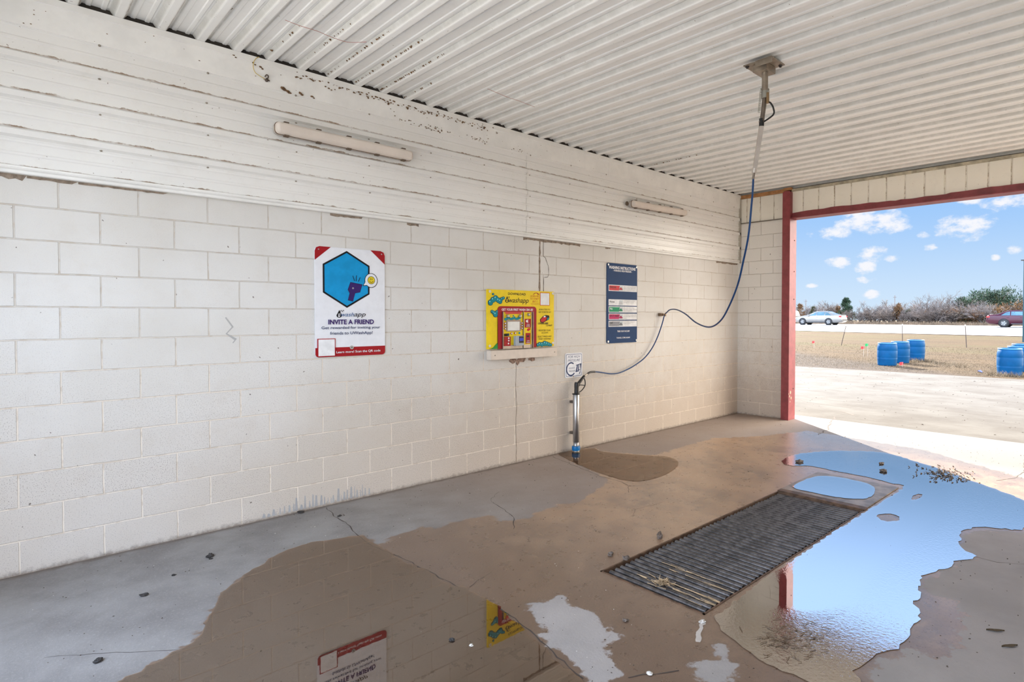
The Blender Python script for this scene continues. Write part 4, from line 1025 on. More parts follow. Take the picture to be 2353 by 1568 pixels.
# instructions sign
INAV = mat('sign_blue', (.002, .035, .12), .5, var=.05, spec=.15)
sg = empty('instruction_sign', 'tall navy blue metal sign headed WASHING INSTRUCTIONS on the block wall', 'sign', (5.618, -.004, 1.232))
S = Sign(sg, 5.32, 1.232, -.008)
MB().prism(rrect(0, 0, 595, 1000, 28), lambda p, q, d: (5.32+p/1000-5.618, d+.004, q/1000), -.002, -.008).build('board', INAV, sg)
S.text('WASHING INSTRUCTIONS', (38, 928, 558, 966), INKW, bold=.03); S.text('- WARNING HIGH PRESSURE -', (115, 898, 487, 922), INKW, bold=.02)
strips = [((652, 730), (.58, .02, .03), 'PRESOAK', 'red'), ((472, 549), (.74, .75, .77), 'Rinse', 'white'), ((384, 461), (.0, .28, .12), 'Wax', 'green'), ((293, 371), (.50, .01, .11), 'SPOT FREE', 'crimson'), ((205, 281), (.25, .25, .27), 'Off', 'grey')]
DESC = [['Turn rotary dial to Presoak', 'soap and begin application', 'from bottom up and rinse'], ['Turn rotary dial to Rinse', 'and begin from top down'], ['Turn rotary dial to Wax', 'and begin to apply. This will', 'protect the finish'], ['Turn to Spot Free Rinse and', 'rinse thoroughly from top to', 'bottom'], ['Turn to Off when you are', 'ready to finish']]
for (za, zb), c_, wd_, nm in strips:
    S.poly([(33, za), (588, za), (588, zb), (33, zb)], PAPER, 'instruction_panel')
for ((za, zb), c_, wd_, nm), ds in zip(strips, DESC):
    S.poly([(42, za+9), (300, za+9), (300, zb-9), (42, zb-9)], mat('strip_'+nm, c_, .4), 'colour_block')
    S.text(wd_, (52, za+36, 52+14*len(wd_)*1.3, zb-18), INKW if nm in ('green',) else INKK, bold=.02)
for (za, zb), c_, wd_, nm in strips:
    zc = za+9
    S.poly([[(225, zc), (300, zc), (300, zb-9), (246, zb-9), (238, zb-26)]], mat('pic_ground', (.55, .6, .62) if nm != 'grey' else (.10, .11, .14), .4), 'picture')
    S.poly([[(232, zc+8), (292, zc+8), (294, zc+24), (280, zc+30), (270, zc+42), (252, zc+42), (243, zc+30), (231, zc+24)]], mat('pic_'+nm, tuple(q*.7 for q in c_), .4), 'car_picture')
for ((za, zb), c_, wd_, nm), ds in zip(strips, DESC):
    S.text('', None, mat('ink_soft', (.12, .12, .13), .5), lines=[(d_, (312, zb-24-i*20, 312+min(262, len(d_)*9.2), zb-12-i*20)) for i, d_ in enumerate(ds)])
S.text('TRIED OUR VACUUM?', (189, 137, 432, 158), INKW, bold=.02); S.text('THANKS, COME AGAIN!', (175, 53, 441, 74), INKW, bold=.02)
S.poly([circ(22, 977, 12, 14), circ(573, 973, 12, 14), circ(22, 22, 14, 14), circ(573, 26, 12, 14)], mat('zinc', (.5, .5, .48), .4, .6), 'screw_head')

# trigger sign
sg = empty('trigger_sign', 'small white sign reading FOR HIGH PRESSURE SQUEEZE TRIGGER above the spray gun', 'sign', (4.748, -.003, .855))
S = Sign(sg, 4.608, .855, -.006)
MB().prism(rrect(0, 0, 283, 284, 18), lambda p, q, d: (4.608+p/1000-4.748, d+.003, q/1000), -.001, -.006).build('board', INKW, sg)
S.poly(rrect(12, 12, 271, 272, 14), INKN, 'border'); S.poly(rrect(17, 17, 266, 267, 11), INKW, 'face')
S.text('', None, INKN, bold=.0, shear=.35, lines=[('FOR HIGH', (42, 226, 245, 256)), ('PRESSURE', (38, 184, 245, 213))])
arc = [(92+72*math.cos(math.radians(a)), 98+74*math.sin(math.radians(a))) for a in range(55, 330, 12)]
S.poly(line(arc, 15), INKN, 'trigger_ring')
S.text('', None, INKN, shear=.2, bold=.0, lines=[('SQUEEZE', (54, 100, 155, 118)), ('TRIGGER', (54, 66, 162, 84))])
S.poly([[(172, 134), (262, 150), (262, 158), (175, 143)], [(190, 140), (206, 142), (190, 62), (168, 60)], [(214, 144), (226, 146), (218, 62), (202, 62)], [(240, 148), (250, 150), (246, 80), (238, 58), (226, 38), (232, 32), (246, 52), (254, 90), (262, 150)]]+line([(168, 62), (206, 70)], 10)+line([(204, 78), (244, 84)], 7), INKN, 'gun_picture')
S.poly(circ(132, 8, 6, 10), mat('brass', (.55, .38, .12), .4, .6), 'screw_head')

# pay station
YEL = mat('panel_yellow', (.85, .62, .02), .4, var=.06); TEAL = mat('ink_teal', (.005, .24, .28), .4); TEALD = mat('ink_teal_dark', (.004, .05, .10), .4); TEALL = mat('ink_teal_light', (.25, .60, .62), .4)
ORED = mat('ink_orange_red', (.55, .06, .02), .4); STL = mat('dull_stainless', (.30, .26, .22), .35, .8, var=.15)
sg = empty('pay_station', 'yellow wash payment panel with screen, buttons and card reader in the block wall', 'payment machine', (3.953, -.012, 1.232))
S = Sign(sg, 3.495, 1.232, -.022)
def loc_prism(pts, y0, y1, name, m, parent=None, bevel=0):
    o = MB().prism(pts, lambda p, q, d: (3.495+p/1000-3.953, d+.012, q/1000), y0, y1).build(name, m, sg if parent is None else parent, bevel=bevel); return o
loc_prism([(-8, 0), (916, 0), (916, 612), (-8, 612)], -.0005, -.022, 'faceplate', YEL)
S.text('DOWNLOAD', (259, 560, 500, 585), INKK, bold=.02)
S.poly([[(247, 546), (224, 506)]+circ(243, 500, 23, 16)[8:]+[(264, 506)]], INKK, 'logo_drop'); S.poly([circ(252+k*9, 530+(k % 2)*10, 4, 8) for k in range(4)], INKK, 'logo_bubbles')
S.text('u', (234, 484, 256, 520), YEL, 'logo_letter', .02, .3); S.text('washapp', (264, 464, 542, 533), INKK, 'logo_letter', .0, .3)
S.text('', None, ORED, bold=.0, shear=.3, lines=[('SCAN ME', (565, 546, 690, 566)), ('TO START', (565, 517, 692, 537)), ('BAY 1', (595, 488, 665, 508))])
S.text('', None, ORED, lines=[('NO APP OR CARD NEEDED', (570, 474, 690, 480)), ('WITH YOUR PHONE', (570, 462, 690, 468))])
S.poly(line([(610, 574), (630, 588), (655, 592), (678, 584)], 6)+[[(670, 594), (696, 572), (672, 574)]], INKR, 'curved_arrow')
S.poly([(706, 455), (848, 455), (848, 598), (706, 598)], ORED, 'code_frame'); S.poly([(712, 461), (842, 461), (842, 592), (712, 592)], PAPER, 'blank_panel')
S.text('', None, INKK, lines=[('SCAN CODE TO', (690, 403, 855, 420)), ('GET STARTED AT', (685, 374, 868, 391)), ('REGISTER YOUR', (689, 172, 863, 189)), ('ACCOUNT', (727, 146, 827, 163)), ('SELECT PRICE AND', (672, 104, 878, 121)), ('START WASHING!', (684, 77, 870, 94))])
S.poly([[(706, 300), (712, 272), (745, 262), (790, 282), (835, 300), (846, 325), (838, 345), (790, 350), (752, 338), (728, 318)]], INKK, 'car_outline'); S.poly([[(712, 298), (718, 278), (745, 270), (788, 288), (806, 318), (780, 336), (752, 330), (730, 312)]], mat('ink_red', (.55, .02, .02), .4), 'car_picture')
S.poly([[(806, 292), (838, 304), (842, 322), (814, 318)]], TEAL, 'car_foam'); S.poly([[(752, 330), (766, 340), (790, 340), (778, 322)]], PAPER, 'car_windshield')
S.text('CHARGER', (674, 248, 827, 268), INKK, bold=.02, shear=.2); S.text('Carwash', (795, 226, 885, 250), INKK, shear=.4)
def bubbles(cs, nm='foam_picture'):
    S.poly([circ(a, c, r+4, 20) for a, c, r in cs], TEALD, nm+'_outline'); S.poly([circ(a, c, r, 20) for a, c, r in cs], TEAL, nm); S.poly([circ(a-r*.35, c+r*.4, r*.28, 10) for a, c, r in cs], TEALL, nm+'_glint')
bubbles([(28, 476, 27), (60, 505, 26), (95, 520, 28), (128, 502, 24), (152, 492, 24), (172, 515, 16), (196, 526, 12), (62, 563, 8)])
bubbles([(48, 384, 14), (70, 372, 18), (92, 356, 26), (112, 384, 14)])
bubbles([(672, 22, 16), (700, 30, 20), (735, 26, 22), (775, 34, 26), (806, 30, 22), (840, 22, 18), (868, 16, 12)])
S.poly([[(14, 2), (60, 14), (90, 40), (114, 60), (118, 16), (118, 2)]], mat('ink_leaf', (.03, .28, .05), .4), 'green_mound')
S.poly([rrect(120, -2, 648, 441, 38), [(120, -2), (648, -2), (648, 300), (120, 300)]], INKR, 'red_surround')
S.text('GET YOUR FIRST WASH ON US!', (169, 394, 597, 419), INKW, bold=.025)
loc_prism([(180, -2), (594, -2), (594, 386), (180, 386)], -.024, -.026, 'recess', mat('dark_recess', (.10, .07, .05), .7))
loc_prism([(185, 34), (448, 34), (448, 380), (185, 380)], -.026, -.036, 'main_door', YEL)
loc_prism([(462, 34), (565, 34), (565, 380), (462, 380)], -.027, -.040, 'vault_door', YEL)
loc_prism([(185, -4), (448, -4), (448, 34), (185, 34)], -.027, -.037, 'lower_rail', STL); loc_prism([(462, -4), (565, -4), (565, 34), (462, 34)], -.027, -.039, 'lower_rail', STL)
for a in (178, 455, 568, 590): loc_prism([(a-3, -4), (a+3, -4), (a+3, 386), (a-3, 386)], -.027, -.046, 'steel_edge', STL)
S2 = Sign(sg, 3.495, 1.232, -.040)
S2.poly([(209, 361), (426, 361), (426, 382), (209, 382)], mat('label_coral', (.60, .07, .06), .4), 'warning_label')
S2.poly([circ(210+i*24, 306+(i % 3)*7, 15, 14) for i in range(9)], TEAL, 'foam_picture'); S2.poly([circ(316, 342, 8)], TEAL, 'bubble_picture')
S2.poly([circ(398, 158, 12)], TEAL, 'bubble_picture')
for (a, c) in ((237, 338), (402, 338), (522, 354)):
    MB().lathe([(0, -.058), (.013, -.058), (.016, -.052), (.018, -.038)], (3.495+a/1000-3.953, .012, c/1000), 20, 'y').build('lock', mat('lock_steel', (.45, .43, .40), .3, .8), sg)
loc_prism(rrect(220, 178, 413, 298, 8), -.038, -.046, 'screen_bezel', mat('bezel_tan', (.34, .25, .19), .5))
scr = loc_prism(rrect(236, 188, 394, 280, 3), -.046, -.0475, 'screen', mat('lcd_pale', (.72, .72, .68), .25))
for (a, c) in ((206, 263), (206, 236), (206, 208), (433, 264), (433, 236), (433, 209), (292, 156), (342, 158)):
    hold = MB().lathe([(0, -.043), (.011, -.043), (.012, -.037)], (3.495+a/1000-3.953, .012, c/1000), 16, 'y').build('button', INKR, sg)
    MB().lathe([(0, -.046), (.007, -.046), (.008, -.043)], (3.495+a/1000-3.953, .012, c/1000), 16, 'y').build('button_cap', PAPER, hold)
S2.poly([(194, 129), (236, 129), (236, 156), (194, 156)], INKK, 'display_label'); S2.poly([(238, 130), (258, 130), (258, 156), (238, 156)], TEALD, 'card_label')
S2.poly([(191, 26), (277, 26), (277, 124), (191, 124)], INKR, 'price_label'); S2.poly([circ(252, 108, 9), circ(252, 82, 9), circ(248, 52, 9)], PAPER, 'price_dots')
S2.text('', None, ORED, lines=[('PRESS', (196, 100, 232, 110)), ('TO START', (196, 86, 236, 95)), ('HELP', (196, 54, 230, 64))])
loc_prism(rrect(320, 27, 437, 130, 8), -.038, -.070, 'card_reader', mat('reader_grey', (.32, .37, .42), .4), bevel=.002)
loc_prism([(369, 55), (432, 55), (432, 124), (369, 124)], -.070, -.072, 'reader_screen', mat('reader_black', (.01, .012, .02), .2)); loc_prism([(374, 76), (426, 76), (426, 108), (374, 108)], -.072, -.0728, 'reader_display', mat('reader_blue', (.03, .07, .55), .2))
S3 = Sign(sg, 3.495, 1.232, -.0405)
S3.poly([(471, 215), (558, 215), (558, 309), (471, 309)], INKR, 'bill_panel'); S3.poly([circ(500, 284, 13), [(512, 262), (518, 262), (518, 304), (512, 304)]], PAPER, 'bill_arrow')
S3.text('', None, INKW, bold=.01, lines=[('PUSH', (500, 240, 540, 252)), ('RETURN', (494, 224, 544, 236))])
S3.poly([(484, 43), (550, 43), (550, 157), (484, 157)], INKR, 'coin_panel'); S3.poly([circ(516, 122, 18, 18, 9)], INKK, 'coin_cup'); S3.text('', None, INKW, bold=.01, lines=[('COIN', (498, 66, 538, 78)), ('RETURN', (494, 48, 542, 60))])
S3.poly([[(500, 186), (520, 176), (545, 190), (552, 206), (530, 212), (508, 202)]], mat('ink_red', (.55, .02, .02), .4), 'car_picture')
S.poly([circ(20, 590, 13, 16), circ(898, 592, 13, 16), circ(18, 34, 12, 16), circ(898, 38, 12, 16)], mat('screw_cream', (.75, .72, .66), .5), 'washer'); S.poly([circ(20, 590, 4, 8), circ(898, 592, 4, 8), circ(18, 34, 4, 8), circ(898, 38, 4, 8)], mat('zinc_dark', (.15, .14, .13), .4, .6), 'washer_screw')
# ledge below the pay station
ld = empty('metal_ledge', 'beige painted metal ledge box directly under the yellow payment panel', 'ledge', (3.953, 0, 1.12))
MB().box(-.462, .462, -.075, 0, .004, .098).build('box', mat('ledge_beige', (.66, .57, .48), .5, var=.05), ld, bevel=.003)
for a in (-.41, .42): MB().lathe([(0, -.078), (.006, -.078), (.007, -.074)], (a, 0, .05), 10, 'y').build('screw', SCREW, ld)

# ------------------------------------------------------------------ light fixtures (unlit)
def fixture(x0, x1, z, y, label, tilt=0., clip_dirty=True, wd=.090):
    e = empty('strip_light', label, 'light fixture', ((x0+x1)/2, y, z), 'unlit strip lights on the siding'); e.rotation_euler = (0, tilt, 0)
    L = (x1-x0)/2
    h = wd/2
    MB().prism(rrect(-L*1000, -h*1000, L*1000, h*1000, 30), lambda p, q, d: (p/1000, d, q/1000), 0, -.040).build('housing', mat('fixture_grey', (.50, .46, .42), .6), e)
    MB().prism(rrect(-L*1000-3, -h*1000-3, L*1000+3, h*1000+3, 30), lambda p, q, d: (p/1000, d, q/1000), -.040, -.048).build('gasket', mat('dirty_gasket', (.20, .13, .08), .8, var=.4, sc=30), e)
    # lens: rounded shell
    b = MB(); lay = [(1.0, -.048), (1.0, -.058), (.93, -.078), (.80, -.090), (.5, -.096)]; v = []; n_ = None
    for k_, yy in lay:
        rr = rrect((-L+h*(1-k_))*1000, -h*k_*1000, (L-h*(1-k_))*1000, h*k_*1000, 30*k_); n_ = len(rr); v += [(p/1000, yy, q/1000) for p, q in rr]
    b.add(v, [(i*n_+k, i*n_+(k+1) % n_, (i+1)*n_+(k+1) % n_, (i+1)*n_+k) for i in range(len(lay)-1) for k in range(n_)], True)
    b.add(v[-n_:], [tuple(range(n_))]); b.build('lens', mat('yellowed_lens', (.74, .66, .58), .35, var=.06, sc=4), e)
    for k in range(5):
        for s in (-1, 1):
            xx = -L+.08+k*(2*L-.16)/4
            MB().box(xx-.018, xx+.018, -.062, -.032, s*(h+.006)-.006, s*(h+.006)+.006).build('clip', mat('dirty_clip', (.13, .09, .06), .7), e)
    return e
fixture(1.445, 2.590, 2.997, -.053, 'long unlit fluorescent strip light on the siding above the invite sign', tilt=.002, wd=.088)
fx2 = fixture(5.68, 6.86, 3.005, -.053, 'unlit fluorescent strip light on the siding above the blue instruction sign', tilt=-.02, wd=.084)
MB().prism(ell(5.635*1000, 3005, 22, 26), lambda p, q, d: (p/1000-fx2.location.x, d+.053, q/1000-fx2.location.z), -.054, -.072).build('cable_entry', mat('dirty_clip', (.13, .09, .06), .7), fx2)

THREADS = [[(1.287, -0.786), (1.383, -0.785), (1.499, -0.782), (1.597, -0.774), (1.714, -0.773), (1.8, -0.877)],
           [(2.925, -0.779), (3.154, -0.756), (3.31, -0.748), (3.489, -0.74)]]
# yellow wire loop hanging from the ceiling edge
wr = empty('wire', 'thin yellow wire looped out of the ceiling edge with a small bracket', 'wire', (1.328, -.06, 3.50))
wp = [(1.350, -.058, 3.508), (1.328, -.062, 3.49), (1.309, -.066, 3.45), (1.309, -.066, 3.41), (1.325, -.062, 3.382), (1.366, -.056, 3.366), (1.392, -.053, 3.360)]
def cat(pts, k=6):
    out = []; P = [Vector(p) for p in pts]
    for i in range(len(P)-1):
        p0, p1, p2, p3 = P[max(i-1, 0)], P[i], P[i+1], P[min(i+2, len(P)-1)]
        for q in range(k):
            t = q/k; out.append(.5*((2*p1)+(p2-p0)*t+(2*p0-5*p1+4*p2-p3)*t*t+(3*p1-p0-3*p2+p3)*t**3))
    out.append(P[-1]); return out
MB().tube([p-Vector(wr.location) for p in cat(wp)], .0022, 6).build('strand', mat('yellow_wire', (.60, .42, .06), .5), wr)
MB().tube([p-Vector(wr.location) for p in cat([(1.392, -.052, 3.375), (1.400, -.062, 3.39), (1.413, -.06, 3.385), (1.412, -.055, 3.37), (1.40, -.055, 3.362), (1.425, -.055, 3.352)])], .004, 6).build('bracket', mat('dark_bracket', (.12, .09, .07), .6, .5), wr)
MB().lathe([(0, -.02), (.011, -.018), (.012, 0)], (1.404-wr.location.x, -.046-wr.location.y, 3.352-wr.location.z), 10, 'y').build('knob', mat('dark_bracket', (.12, .09, .07), .6, .5), wr)

TH = mat('red_thread', (.45, .16, .12), .8)
for nm_, pp_, lab_ in (('thread', THREADS[0], 'thin red thread stuck across the ceiling ribs, left of the middle'), ('thread', THREADS[1], 'thin red thread stuck across the ceiling ribs above the two strip lights')):
    tag(MB().tube(cat([(x_, y_, 3.503-.004*(i_ % 2)) for i_, (x_, y_) in enumerate(pp_)], 4), .0016, 5).build(nm_, TH), lab_, 'thread')

# ------------------------------------------------------------------ ceiling boom
STEEL = mat('boom_steel', (.36, .31, .25), .38, .75, var=.15, sc=14); STEELD = mat('boom_dark', (.20, .165, .135), .42, .7, var=.2); PALEST = mat('boom_arm', (.58, .52, .46), .45, .4, var=.08)
bm_ = empty('ceiling_boom', 'steel swivel boom hanging from the ceiling and feeding the blue hose', 'boom', (4.16, -2.66, 3.508)); bl = lambda *p: Vector(p)-Vector((4.16, -2.66, 3.508))
b = MB(); b.box(-.115, .09, -.115, .12, -.010, -.002); b.box(-.118, -.112, -.115, .02, -.045, 0); b.build('mounting_plate', STEEL, bm_)
MB().box(-.075, .075, -.05, .065, -.062, -.010).build('channel', STEEL, bm_, bevel=.003)
for a, c in ((-.09, -.09), (.07, -.09), (-.09, .10), (.07, .10)): MB().lathe([(0, -.024), (.009, -.024), (.010, -.016), (.015, -.015), (.015, -.010)], (a, c, 0), 6).build('bolt', mat('dark_bolt2', (.05, .04, .035), .5, .5), bm_)
MB().tube([(0, 0, -.062), (0, 0, -.20)], .0235, 20).build('pipe', STEEL, bm_)
MB().tube([(0, 0, -.20), (0, 0, -.255)], .026, 20).build('collar', mat('zinc_bright', (.42, .42, .38), .35, .8), bm_)
arm0 = Vector((0, .0, -.235)); arm1 = bl(4.15, -2.640, 3.045)
MB().tube([arm0, arm1], .0165, 14).build('lower_pipe', STEELD, bm_)
MB().tube([arm1+Vector((0, 0, .055)), arm1-Vector((0, 0, .004))], .0185, 14).build('black_sleeve', mat('black_rubber', (.012, .012, .012), .6), bm_)
fit = Vector((-.005, -.026, -.24))
MB().tube([fit+Vector((0, 0, .02)), fit-Vector((0, 0, .06))], [.011, .012], 10).build('brass_fitting', mat('old_brass', (.32, .22, .12), .4, .8), bm_)
R3 = Vector((.70, -.71, 0))
MB().tube(cat([fit-Vector((0, 0, .05)), fit+R3*.022-Vector((0, 0, .058)), fit+R3*.045-Vector((0, 0, .10)), fit+R3*.042-Vector((0, 0, .15)), arm1+Vector((0, 0, .02))], 8), .0065, 8).build('jumper_hose', mat('black_rubber', (.012, .012, .012), .6), bm_)
def spring(p, q, r, turns, wr_):
    P, Q = Vector(p), Vector(q); n = turns*10; ax = (Q-P).normalized(); n1 = ax.orthogonal().normalized(); n2 = ax.cross(n1)
    return [P.lerp(Q, i/n)+(n1*math.cos(2*math.pi*i/10)+n2*math.sin(2*math.pi*i/10))*r for i in range(n+1)]
ZN = mat('zinc_spring', (.40, .40, .34), .35, .8)
for s in (-1, 1):
    a_ = Vector((0, 0, -.195))+R3*s*.029; c_ = arm1+Vector((0, 0, .10))+R3*s*.021
    sp_ = MB().tube(spring(a_, c_, .0075, 22, .002), .0017, 5).build('spring', ZN, bm_)
    MB().lathe([(.006, -.003), (.010, 0), (.006, .003), (.006, -.003)], a_+Vector((0, 0, .008)), 12, 'y').build('hook', ZN, sp_)
# long flat arm
end = bl(4.172, -2.570, 2.700); d_ = (end-arm1).normalized(); sdv = R3.normalized(); nrm_ = d_.cross(sdv).normalized(); b = MB(); v = []
for pt, hw, ht in ((arm1-d_*.0, .0165, .014), (end-d_*.02, .0145, .012)):
    for a, c in ((-1, -1), (1, -1), (1, 1), (-1, 1)): v.append(pt+sdv*hw*a+nrm_*ht*c)
b.add(v, [(0, 1, 2, 3), (7, 6, 5, 4), (0, 4, 5, 1), (1, 5, 6, 2), (2, 6, 7, 3), (3, 7, 4, 0)]); b.build('long_arm', PALEST, bm_, bevel=.002)
MB().tube([arm1-d_*.03-sdv*.016, arm1-d_*.03-sdv*.024], .007, 8).build('pin', STEELD, bm_)
MB().tube([end-d_*.035, end], .0185, 10).build('end_socket', PALEST, bm_)
MB().tube([end, end+d_*.05], [.009, .0085], 10).build('end_fitting', STEELD, bm_)

# hose
hp = [end+d_*.04+Vector((4.16, -2.66, 3.508)), (4.183, -2.553, 2.56), (4.20, -2.535, 2.458), (4.247, -2.486, 2.229), (4.329, -2.397, 2.031), (4.422, -2.294, 1.84), (4.58, -2.121, 1.659), (4.755, -1.93, 1.528), (5.001, -1.66, 1.464), (5.346, -1.283, 1.501), (5.684, -.914, 1.597), (5.994, -.574, 1.652), (6.254, -.289, 1.656), (6.415, -.115, 1.618), (6.445, -.060, 1.585), (6.397, -.055, 1.464), (6.31, -.05, 1.30), (6.186, -.05, 1.146), (6.02, -.05, 1.02), (5.82, -.05, .935), (5.64, -.055, .885), (5.476, -.06, .857), (5.33, -.065, .860), (5.192, -.07, .882), (5.08, -.075, .900), (5.02, -.08, .905)]
hs = MB().tube(cat(hp, 6), .0078, 10).build('hose', mat('blue_hose', (.006, .045, .15), .45, var=.1, spec=.3)); tag(hs, 'blue pressure hose looping from the ceiling boom to the wall clip and spray gun', 'hose')
clp = empty('hose_clip', 'rusty metal clip holding the blue hose to the block wall', 'clip', (6.44, 0, 1.59))
MB().box(-.06, -.012, -.045, 0, -.018, .022).build('bracket', mat('rusty_clip', (.24, .16, .10), .6, .5, var=.3), clp); MB().box(.012, .055, -.040, 0, -.014, .018).build('bracket', mat('rusty_clip', (.24, .16, .10), .6, .5, var=.3), clp)
MB().box(-.012, .012, -.082, -.072, -.02, .02).build('band', mat('rusty_clip', (.24, .16, .10), .6, .5, var=.3), clp)

# wand holder tube and spray gun
tb = empty('wand_tube', 'brushed stainless holder tube standing on the floor against the block wall', 'tube', (4.705, -.085, 0)); t0 = Vector((4.705, -.085, 0))
MB().lathe([(0, .10), (.031, .10), (.031, .11), (.037, .115), (.037, .665), (.034, .668), (.034, .66)], (0, 0, 0), 28).build('tube', mat('brushed_steel', (.52, .52, .52), .28, .9, var=.06, sc=6), tb)
MB().lathe([(.0, .035), (.032, .035), (.032, .112), (0, .112)], (0, 0, 0), 24).build('lower_tube', mat('brushed_dull', (.42, .42, .42), .35, .8), tb)
MB().lathe([(0, .018), (.046, .018), (.048, .024), (.048, .06), (.046, .066), (.033, .066)], (0, 0, 0), 24).build('blue_clamp', mat('blue_clamp', (.0, .16, .42), .4), tb)
MB().lathe([(0, .0), (.040, .0), (.042, .018), (0, .018)], (0, 0, 0), 24).build('foot', mat('foot_steel', (.45, .43, .38), .4, .6), tb)
MB().box(.030, .062, -.008, .008, .03, .055).build('clamp_lug', mat('foot_steel', (.45, .43, .38), .4, .6), tb)
for zz in (.20, .56): MB().box(-.02, .02, .030, .085, zz, zz+.03).build('wall_bracket', STEELD, tb)
MB().lathe([(0, .665), (.045, .666), (.046, .675), (0, .678)], (0, 0, 0), 24).build('top_flange', mat('black_cap', (.02, .02, .02), .5), tb)
BLK = mat('gun_black', (.012, .012, .012), .4, var=.1)
gn = empty('spray_gun', 'black trigger spray gun resting in the top of the stainless tube', 'spray gun', (4.712, -.085, .678)); g0 = Vector((4.712, -.085, .678))
MB().tube(cat([(0, 0, 0), (.001, 0, .06), (.002, 0, .105), (.008, 0, .125)], 5), [.026]*6+[.027]*5+[.026]*3+[.018, .010], 14).build('body', BLK, gn)
MB().tube([(.010, 0, .095), (.050, 0, .125), (.100, 0, .170), (.130, 0, .190)], [.020, .019, .015, .014], 12).build('grip', BLK, gn)
MB().tube(cat([(.118, 0, .175), (.138, 0, .145), (.146, 0, .105), (.138, 0, .072), (.105, 0, .038), (.060, 0, .012), (.025, 0, .006)], 5), .0062, 8).build('trigger_guard', BLK, gn)
MB().tube(cat([(.028, 0, .072), (.055, 0, .090), (.085, 0, .088), (.128, 0, .082)], 5), .0058, 8).build('trigger', BLK, gn)
MB().tube([(.128, 0, .188), (.165, .0, .205), (.185, 0, .212)], [.010, .011, .009], 10).build('swivel', mat('nickel', (.5, .44, .36), .3, .8), gn)
MB().tube(cat([(.180, .0, .210), (.225, .003, .226), (.275, .005, .229), (.315, .006, .227)], 5), .0115, 10).build('strain_sleeve', BLK, gn)

# ------------------------------------------------------------------ small things on the floor
def clod(name, p, s, m, label, seed, cat='mud clod', group=None, flat=1., lumps=5):
    rg = random.Random(seed); bm = bmesh.new()
    bmesh.ops.create_icosphere(bm, subdivisions=3, radius=1)
    ph = [Vector((rg.gauss(0, 1), rg.gauss(0, 1), rg.gauss(0, 1)))*1.6 for _ in range(lumps)]
    for v_ in bm.verts:
        k = 1+.16*sum(math.sin(v_.co.dot(q)*2+i) for i, q in enumerate(ph))/1.5+rg.uniform(-.05, .05)
        v_.co = Vector((v_.co.x*s[0]*k, v_.co.y*s[1]*k, (v_.co.z*.8+.55)*s[2]*k*flat))
        if v_.co.z < 0: v_.co.z = 0
    mm = D.meshes.new(name); bm.to_mesh(mm); bm.free(); mm.materials.append(m)
    o = D.objects.new(name, mm); COL.objects.link(o); o.location = p; o.rotation_euler[2] = rg.uniform(0, 3)
    return tag(o, label, cat, group)
MUD = mat('grey_mud', (.13, .10, .08), .8, var=.4, sc=60, bump=.003); BLKM = mat('black_clod', (.03, .025, .022), .8, var=.3); STN = mat('pale_stone', (.60, .56, .50), .7)
clod('mud_clod', (3.254, -2.352, 0), (.040, .022, .024), MUD, 'largest grey mud clod standing at the left edge of the grates', 1)
clod('mud_clod', (2.773, -2.315, 0), (.028, .018, .015), MUD, 'grey mud clod on wet concrete left of the near grate corner', 2)
clod('mud_clod', (2.790, -2.432, .003), (.028, .020, .016), MUD, 'dark mud clod stuck on the frame at the near grate corner', 3)
clod('mud_clod', (6.075, -2.114, .003), (.045, .028, .022), MUD, 'brown mud clod in the sky reflection left of the cover plate', 4)
clod('mud_clod', (6.306, -2.881, .003), (.035, .030, .018), MUD, 'brown mud clod in the sky reflection beyond the cover plate', 5)
clod('mud_clod', (6.62, -2.76, .003), (.030, .022, .014), MUD, 'brown mud clod near the shadow edge beyond the cover plate', 6)
for i, (p, s, lab) in enumerate((((.892, -.50), .020, 'black clod on the dry strip below the invite sign, left side'), ((.484, -.85), .017, 'black clod on the dry strip at the lower left'), ((.217, -1.469), .016, 'flat black clod at the bottom left corner'),
                                 ((1.633, -.035), .020, 'dark clod against the wall foot beside the primer drips'), ((.66, -.66), .009, 'small black clod between the two black clods of the dry strip'), ((.885, -.545), .009, 'tiny black crumb just below the black clod on the dry strip'),
                                 ((1.82, -.33), .012, 'brown crumb beside the crack near the wall'), ((1.46, -2.45), .012, 'dark speck of mud in the brown puddle'))):
    clod('mud_crumb', (p[0], p[1], .0035 if i == 7 else 0), (s*1.2, s, s*.6), BLKM, lab, 20+i)
for i, (p, s, lab) in enumerate((((2.470, -3.205), .014, 'white pebble at the near right corner of the grate'), ((1.50, -2.55), .008, 'small white pebble in the brown puddle'), ((1.93, -3.28), .011, 'white pebble at the bottom edge on damp concrete'), ((2.20, -2.92), .012, 'brown pebble on the edge of the pale dry patch'))):
    clod('pebble', (p[0], p[1], .002), (s*1.3, s, s*.6), STN if i != 3 else MUD, lab, 40+i, 'pebble')
for i, (x, y, lab) in enumerate(((3.449, -4.278, 'dark curled leaf on the dry concrete right of the puddle'), (3.328, -4.354, 'brown leaf nearest the bottom right corner'))):
    b = MB(); n_ = 8; v = []
    for k in range(n_+1):
        t = k/n_; ww = .012*math.sin(math.pi*t)+.001; v += [((t-.5)*.085, -ww, .004+.008*abs(t-.5)), ((t-.5)*.085, 0, .001), ((t-.5)*.085, ww, .004+.008*abs(t-.5))]
    f = []
    for k in range(n_): f += [(3*k, 3*k+3, 3*k+4, 3*k+1), (3*k+1, 3*k+4, 3*k+5, 3*k+2)]
    o = b.add(v, f).build('leaf', mat('dead_leaf', (.09, .06, .03), .8), None, (x, y, .001)); o.rotation_euler[2] = -.9+i*.25; tag(o, lab, 'leaf')
